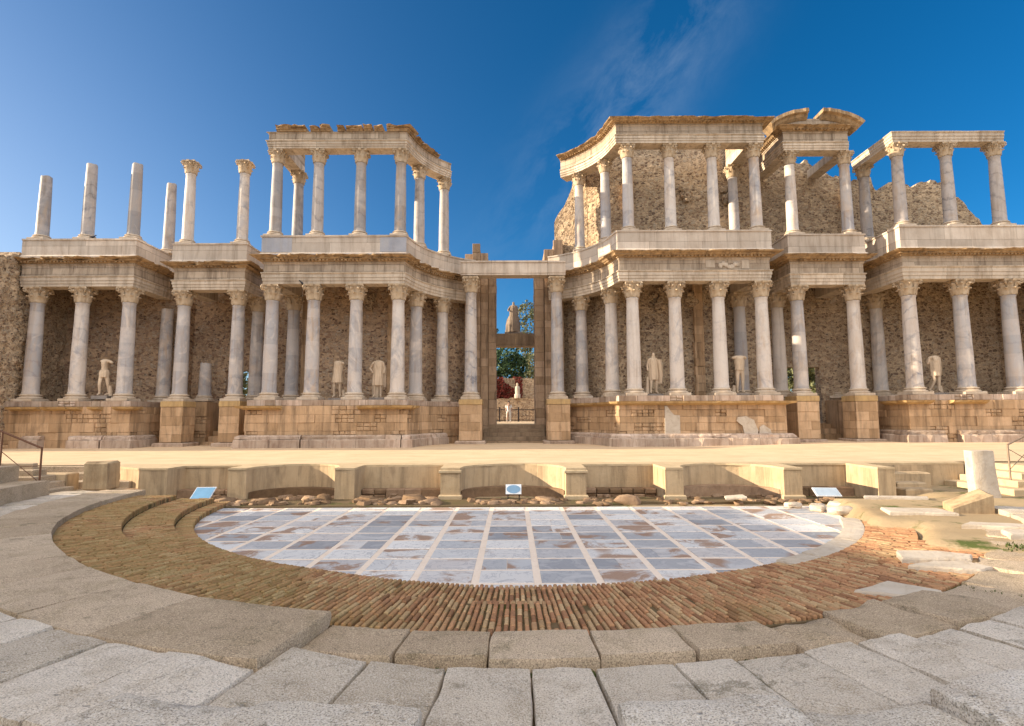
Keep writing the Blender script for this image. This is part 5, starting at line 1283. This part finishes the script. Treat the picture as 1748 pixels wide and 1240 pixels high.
statue('headless draped statue, hand on hip, with long cloak in the open-sky porch', -7.42, 31.0, ZL, 0.0, dict(ell=(-0.36, 0.05, 1.25, 0.05), wrl=(-0.20, -0.08, 1.05, 0.04), shl=(-0.2, 0, 1.49, 0.075)), False, 'both', [([(0, 0, 0.52, 0.24, 0.17), (0, 0, 0.8, 0.24, 0.18), (0, 0, 1.05, 0.20, 0.15), (0, 0, 1.3, 0.21, 0.15), (0.02, 0, 1.52, 0.19, 0.12)], dict(folds=10, amp=0.08)), (cloak, dict(folds=6, amp=0.16)), ([(-0.10, 0.06, 0.0, 0.14, 0.10), (-0.10, 0.05, 0.5, 0.15, 0.11), (-0.05, 0.03, 0.8, 0.16, 0.12)], dict(folds=9, amp=0.14))], None, 1.1, 0.16, 0.40)
statue('robed statue with its head and arm cloak in the rubble-backed porch', 7.85, 30.95, ZR+0.02, 0.0, dict(elr=(0.29, -0.02, 1.2, 0.055), wrr=(0.24, -0.18, 1.12, 0.04)), True, 'Lboth', [([(0, 0, 0.62, 0.21, 0.16), (0, 0, 0.85, 0.21, 0.165), (0, 0, 1.05, 0.19, 0.145), (0, 0, 1.35, 0.21, 0.15), (0, 0, 1.53, 0.17, 0.11)], dict(folds=9, amp=0.08)), ([(0.28, 0.02, 0.45, 0.09, 0.08), (0.30, 0.02, 0.8, 0.11, 0.10), (0.29, 0.0, 1.15, 0.10, 0.10), (0.22, 0.0, 1.5, 0.11, 0.1)], dict(folds=6, amp=0.15))], trunk(-0.26, 0.75), 1.08, 0.12, 0.42)
statue('headless armless statue with bare legs in the rubble-backed porch', 12.62, 30.95, ZR+0.02, 0.0, dict(shl=(-0.24, 0, 1.52, 0.075), shr=(0.24, 0, 1.52, 0.075), ell=(-0.31, 0, 1.46, 0.06), elr=(0.31, 0.0, 1.46, 0.06)), False, 'LlRr', [([(0, 0, 0.98, 0.20, 0.15), (0, 0, 1.1, 0.185, 0.14), (0, 0, 1.38, 0.215, 0.15), (0, 0, 1.55, 0.17, 0.11)], dict(folds=4, amp=0.02))], trunk(-0.24, 0.35), 1.12, 0.12, 0.40)
statue('pale headless striding statue between columns of the bare-beam wing', 23.45, 30.8, ZR, -0.25, dict(knl=(-0.08, -0.1, 0.52, 0.068), anl=(-0.24, 0.02, 0.1, 0.045), ell=(-0.25, 0.02, 1.22, 0.055)), False, 'Ll', [([(0, 0, 0.72, 0.19, 0.15), (0.02, 0, 0.95, 0.21, 0.16), (0.02, 0, 1.3, 0.21, 0.15), (0.03, 0.02, 1.52, 0.18, 0.12)], dict(folds=7, amp=0.07))], trunk(0.2, 0.3), 1.1, 0.14, 0.46)
# seated goddess on the lintel seen through the doorway
t = thing('statue', 'large robed statue with a head, high on the lintel inside the central doorway', 'statue', (0.12, 38.1, 8.22), 'ancient statues between the columns'); b = MB()
b.box(-0.62, 0.62, -0.35, 0.35, 0, 0.12, ch=0.02); inst('plinth', b.mesh('plinth', M['statue_grey']), t)
V_, E_ = body(dict(ell=(-0.34, -0.05, 1.25, 0.055), wrl=(-0.30, -0.25, 1.15, 0.04)), True, 'both'); o = inst('body', skin_mesh('body', V_, E_, M['statue_dim']), t, (0, 0, 0.32)); o.scale = (1.12, 1.2, 1.08)
b = MB(); drape(b, [(-0.05, -0.1, 0.12, 0.50, 0.36), (-0.05, -0.08, 0.6, 0.47, 0.36), (-0.02, 0, 1.0, 0.42, 0.30), (0, 0, 1.35, 0.28, 0.22), (0, 0, 1.75, 0.27, 0.2), (0, 0, 1.98, 0.2, 0.14)], 12, 0.08); inst('drapery', b.mesh('drapery', M['statue_dim'], 60), t)
t = thing('statue', 'small white statue on the garden wall beyond the doorway', 'statue', (0.55, 57.7, 4.5), 'ancient statues between the columns'); b = MB()
drape(b, [(0, 0, 0, 0.3, 0.25), (0, 0, 0.4, 0.3, 0.25), (0, 0, 0.45, 0.22, 0.18), (0, 0, 0.9, 0.24, 0.2), (0, 0, 1.2, 0.2, 0.15), (0, 0, 1.3, 0.07, 0.07), (0, 0, 1.42, 0.11, 0.12), (0, 0, 1.58, 0.07, 0.08)], 8, 0.05); inst('body', b.mesh('body', M['arch'], 60), t)
# half-buried carved block with a head in the niche behind the bay
t = thing('person', 'standing visitor in white shirt seen through the central doorway', 'person', (-0.28, 45.0, 2.1))
V_, E_ = body(dict(ell=(-0.25, 0.03, 1.22, 0.05), knl=(-0.12, -0.10, 0.52, 0.068)), True, 'both')
V_['pel'] = V_['pel'][:3]+((0.15, 0.11),)
for s_, w_ in (('l', -1), ('r', 1)):
    x0, y0, z0_, _ = V_['wr'+s_]
    for q in range(5):
        V_['f%s%d' % (s_, q)] = (x0+0.018*(q-2), y0-0.05-0.02*(q == 0), z0_-0.08+0.006*abs(q-2), 0.009); E_.append(('wr'+s_, 'f%s%d' % (s_, q)))
o = inst('body', skin_mesh('body', V_, E_, M['skin']), t); o.scale = (0.92,)*3
b = MB(); drape(b, [(0, 0, 0.92, 0.19, 0.145), (0, 0, 1.15, 0.17, 0.13), (0, 0, 1.4, 0.21, 0.145), (0, 0, 1.57, 0.09, 0.085)], 7, 0.03)
for s_ in (-1, 1): b.tube([(s_*0.17, 0, 1.51), (s_*0.25, 0.02, 1.28)], [0.085, 0.075], 10)
o = inst('shirt', b.mesh('shirt', M['cloth'], 60), t); o.scale = (0.92,)*3
b = MB()
for s_ in (-1, 1): b.tube([(s_*0.095, 0, 0.98), (s_*0.12, -0.03, 0.52), (s_*0.125, 0.0, 0.10)], [0.125, 0.095, 0.075], 12)
o = inst('trousers', b.mesh('trousers', M['cloth'], 60), t); o.scale = (0.92,)*3
b = MB(); b.revolve([(0.02, 1.70), (0.095, 1.72), (0.10, 1.80), (0.075, 1.87), (0.02, 1.90)], 14, 0, 0.015); o = inst('hair', b.mesh('hair', M['hair'], 60), t); o.scale = (0.92,)*3
# birds
def bird(label, x, y, z, rz):
    t = thing('bird', label, 'bird', (x, y, z), None, rz); b = MB()
    rings = []
    for u, r, zz in ((-0.17, 0.015, 0.09), (-0.08, 0.045, 0.11), (0.0, 0.07, 0.13), (0.07, 0.06, 0.17), (0.11, 0.035, 0.22), (0.13, 0.04, 0.26), (0.16, 0.025, 0.27), (0.20, 0.005, 0.265)):
        rings.append([(u, r*math.cos(2*PI*i/10), zz+r*math.sin(2*PI*i/10)) for i in range(10)])
    b.loft(rings); inst('body', b.mesh('body', M['bird'], 60), t)
    for s_ in (-1, 1):
        b = MB(); b.tube([(0.0, 0.02*s_, 0.0), (0.0, 0.025*s_, 0.09)], 0.006, 5); inst('leg', b.mesh('leg', M['bird']), t)
bird('small dark bird perched on the parapet between bare shafts of the bare-shaft wing', -23.2, 30.0, 12.40, R(70))
bird('small dark bird perched on a capital under the open-sky porch entablature', -11.35, 29.62, 9.64, R(200))

# ---------------------------------------------------------------- beyond the doorway
wall('pale low rubble garden wall beyond the central doorway', 'rubble2', [([(-8, 58), (8, 58)], 2.0, 4.5, dict(rag=0.15, step=0.4))])
wall('higher garden wall overgrown with red creeper, beyond the doorway', 'rubble2', [([(-9, 61), (9, 61)], 2.0, 6.8, dict(rag=0.15, step=0.4))])
def leaves(mb, pts, s, flat=0.0):
    for p in pts:
        d = Vector((random.gauss(0, 1), random.gauss(0, 1), random.gauss(0, 1))).normalized(); a = d.orthogonal().normalized(); b_ = d.cross(a); q = s*random.uniform(0.6, 1.4); p = Vector(p)
        mb.add([p-a*q, p-b_*q*0.55, p+a*q, p+b_*q*0.55], [(0, 1, 2, 3)])
t = thing('creeper', 'mass of red creeper leaves hanging on the far garden wall', 'plant', (0, 60.9, 4)); b = MB()
pts = []
for k in range(2600):
    x = random.uniform(-3, 1.1); z = random.uniform(4.2, 6.9); 
    if fbm(x*0.9, z*0.7) > -0.18: pts.append((x, 60.9-random.uniform(0.0, 0.35), z))
leaves(b, pts, 0.12); b.build('foliage', M['leaf_red'], t)
def tree(name, label, x, y, z0, h, blobs, leaf, s, n, trunk_r, cat='tree'):
    t = thing(name, label, cat, (x, y, z0)); b = MB(); 
    tops = [(x+bx, y+by, z0+bz) for bx, by, bz, *_ in blobs]
    b.tube([(x, y, z0-0.2), (x+0.1, y, z0+h*0.25), (x, y+0.1, z0+h*0.55)], [trunk_r, trunk_r*0.8, trunk_r*0.5], 8)
    for p in tops: b.tube([(x, y, z0+h*0.3), ((x+p[0])/2, (y+p[1])/2, (z0+h*0.3+p[2])/2+0.2), p], [trunk_r*0.5, trunk_r*0.3, trunk_r*0.12], 6)
    b.build('trunk', M['bark'], t, 60); b = MB(); pts = []
    for bx, by, bz, rx, rz_ in blobs:
        for k in range(n):
            d = Vector((random.gauss(0, 1), random.gauss(0, 1), random.gauss(0, 1))).normalized(); r = random.uniform(0.45, 1.0)**0.5*(1+0.35*fbm(d.x*2+bx, d.y*2, d.z*2))
            p = (x+bx+d.x*rx*r, y+by+d.y*rx*r, z0+bz+d.z*rz_*r)
            if noise.noise(Vector((p[0]*1.1, p[1]*1.1, p[2]*1.1))) > -0.22: pts.append(p)
    leaves(b, pts, s); b.build('crown', M[leaf], t)
tree('bush', 'big round dark green tree above the garden wall beyond the doorway', -0.6, 66, 2.1, 7.0, [(-0.4, 0, 7.0, 2.1, 2.1), (0.9, 0, 6.4, 1.6, 1.8), (-1.9, 0, 6.4, 1.5, 1.9)], 'leaf_dark', 0.15, 2400, 0.3)
tree('tree', 'tall sparse olive-green tree framed inside the central doorway', 2.3, 76, 2.1, 15.0, [(-0.3, 0, 15.0, 1.3, 1.5), (0.4, 0, 12.8, 1.5, 1.6), (-0.5, 0, 10.5, 1.3, 1.3), (0.6, 0, 8.2, 1.5, 1.5)], 'leaf_olive', 0.17, 750, 0.25)
tree('tree', 'dark tree edge peeping past the doorway pier', -3.6, 80, 2.1, 15.0, [(0.4, 0, 12.5, 1.2, 1.8), (0.2, 0, 9.0, 1.4, 1.8)], 'leaf_dark', 0.18, 800, 0.25)
tree('tree', 'light green tree behind the round dark tree beyond the doorway', 2.6, 70, 2.1, 9.0, [(0, 0, 6.8, 1.7, 2.0), (-0.6, 0, 5.2, 1.5, 1.4)], 'leaf_olive', 0.16, 900, 0.2)
tree('tree', 'pale green tree glimpsed through the small doorway of the pediment bay', 28.5, 52, 2.1, 5.0, [(0, 0, 3.6, 3.0, 3.0), (-2.0, 0, 4.6, 2.2, 2.2), (1.5, 0, 5.0, 2.2, 2.2)], 'leaf_olive', 0.22, 2200, 0.2)
tree('tree', 'green tree glimpsed through the small doorway of the left bay', -24.5, 52, 2.1, 5.0, [(0, 0, 3.4, 2.8, 2.8), (-2.5, 0, 4.2, 2.4, 2.4)], 'leaf_olive', 0.2, 1800, 0.2)
t = thing('iron_fence', 'dark iron fence across the ground beyond the doorway', 'fence', (0, 54, 2.1)); b = MB()
for k in range(60): b.tube([(-4+k*0.135, 54, 2.05), (-4+k*0.135, 54, 3.35)], 0.018, 5)
b.build('bars', M['iron'], t); b = MB()
for z in (2.25, 3.25): b.box(-4, 4, 53.97, 54.03, z-0.03, z+0.03)
b.build('rails', M['iron'], t)
for x in (-3.0, -1.2, 0.6, 2.4):
    b = MB(); b.box(x-0.06, x+0.06, 53.9, 54.1, 2.0, 3.5, ch=0.01); b.build('post', M['iron'], t)
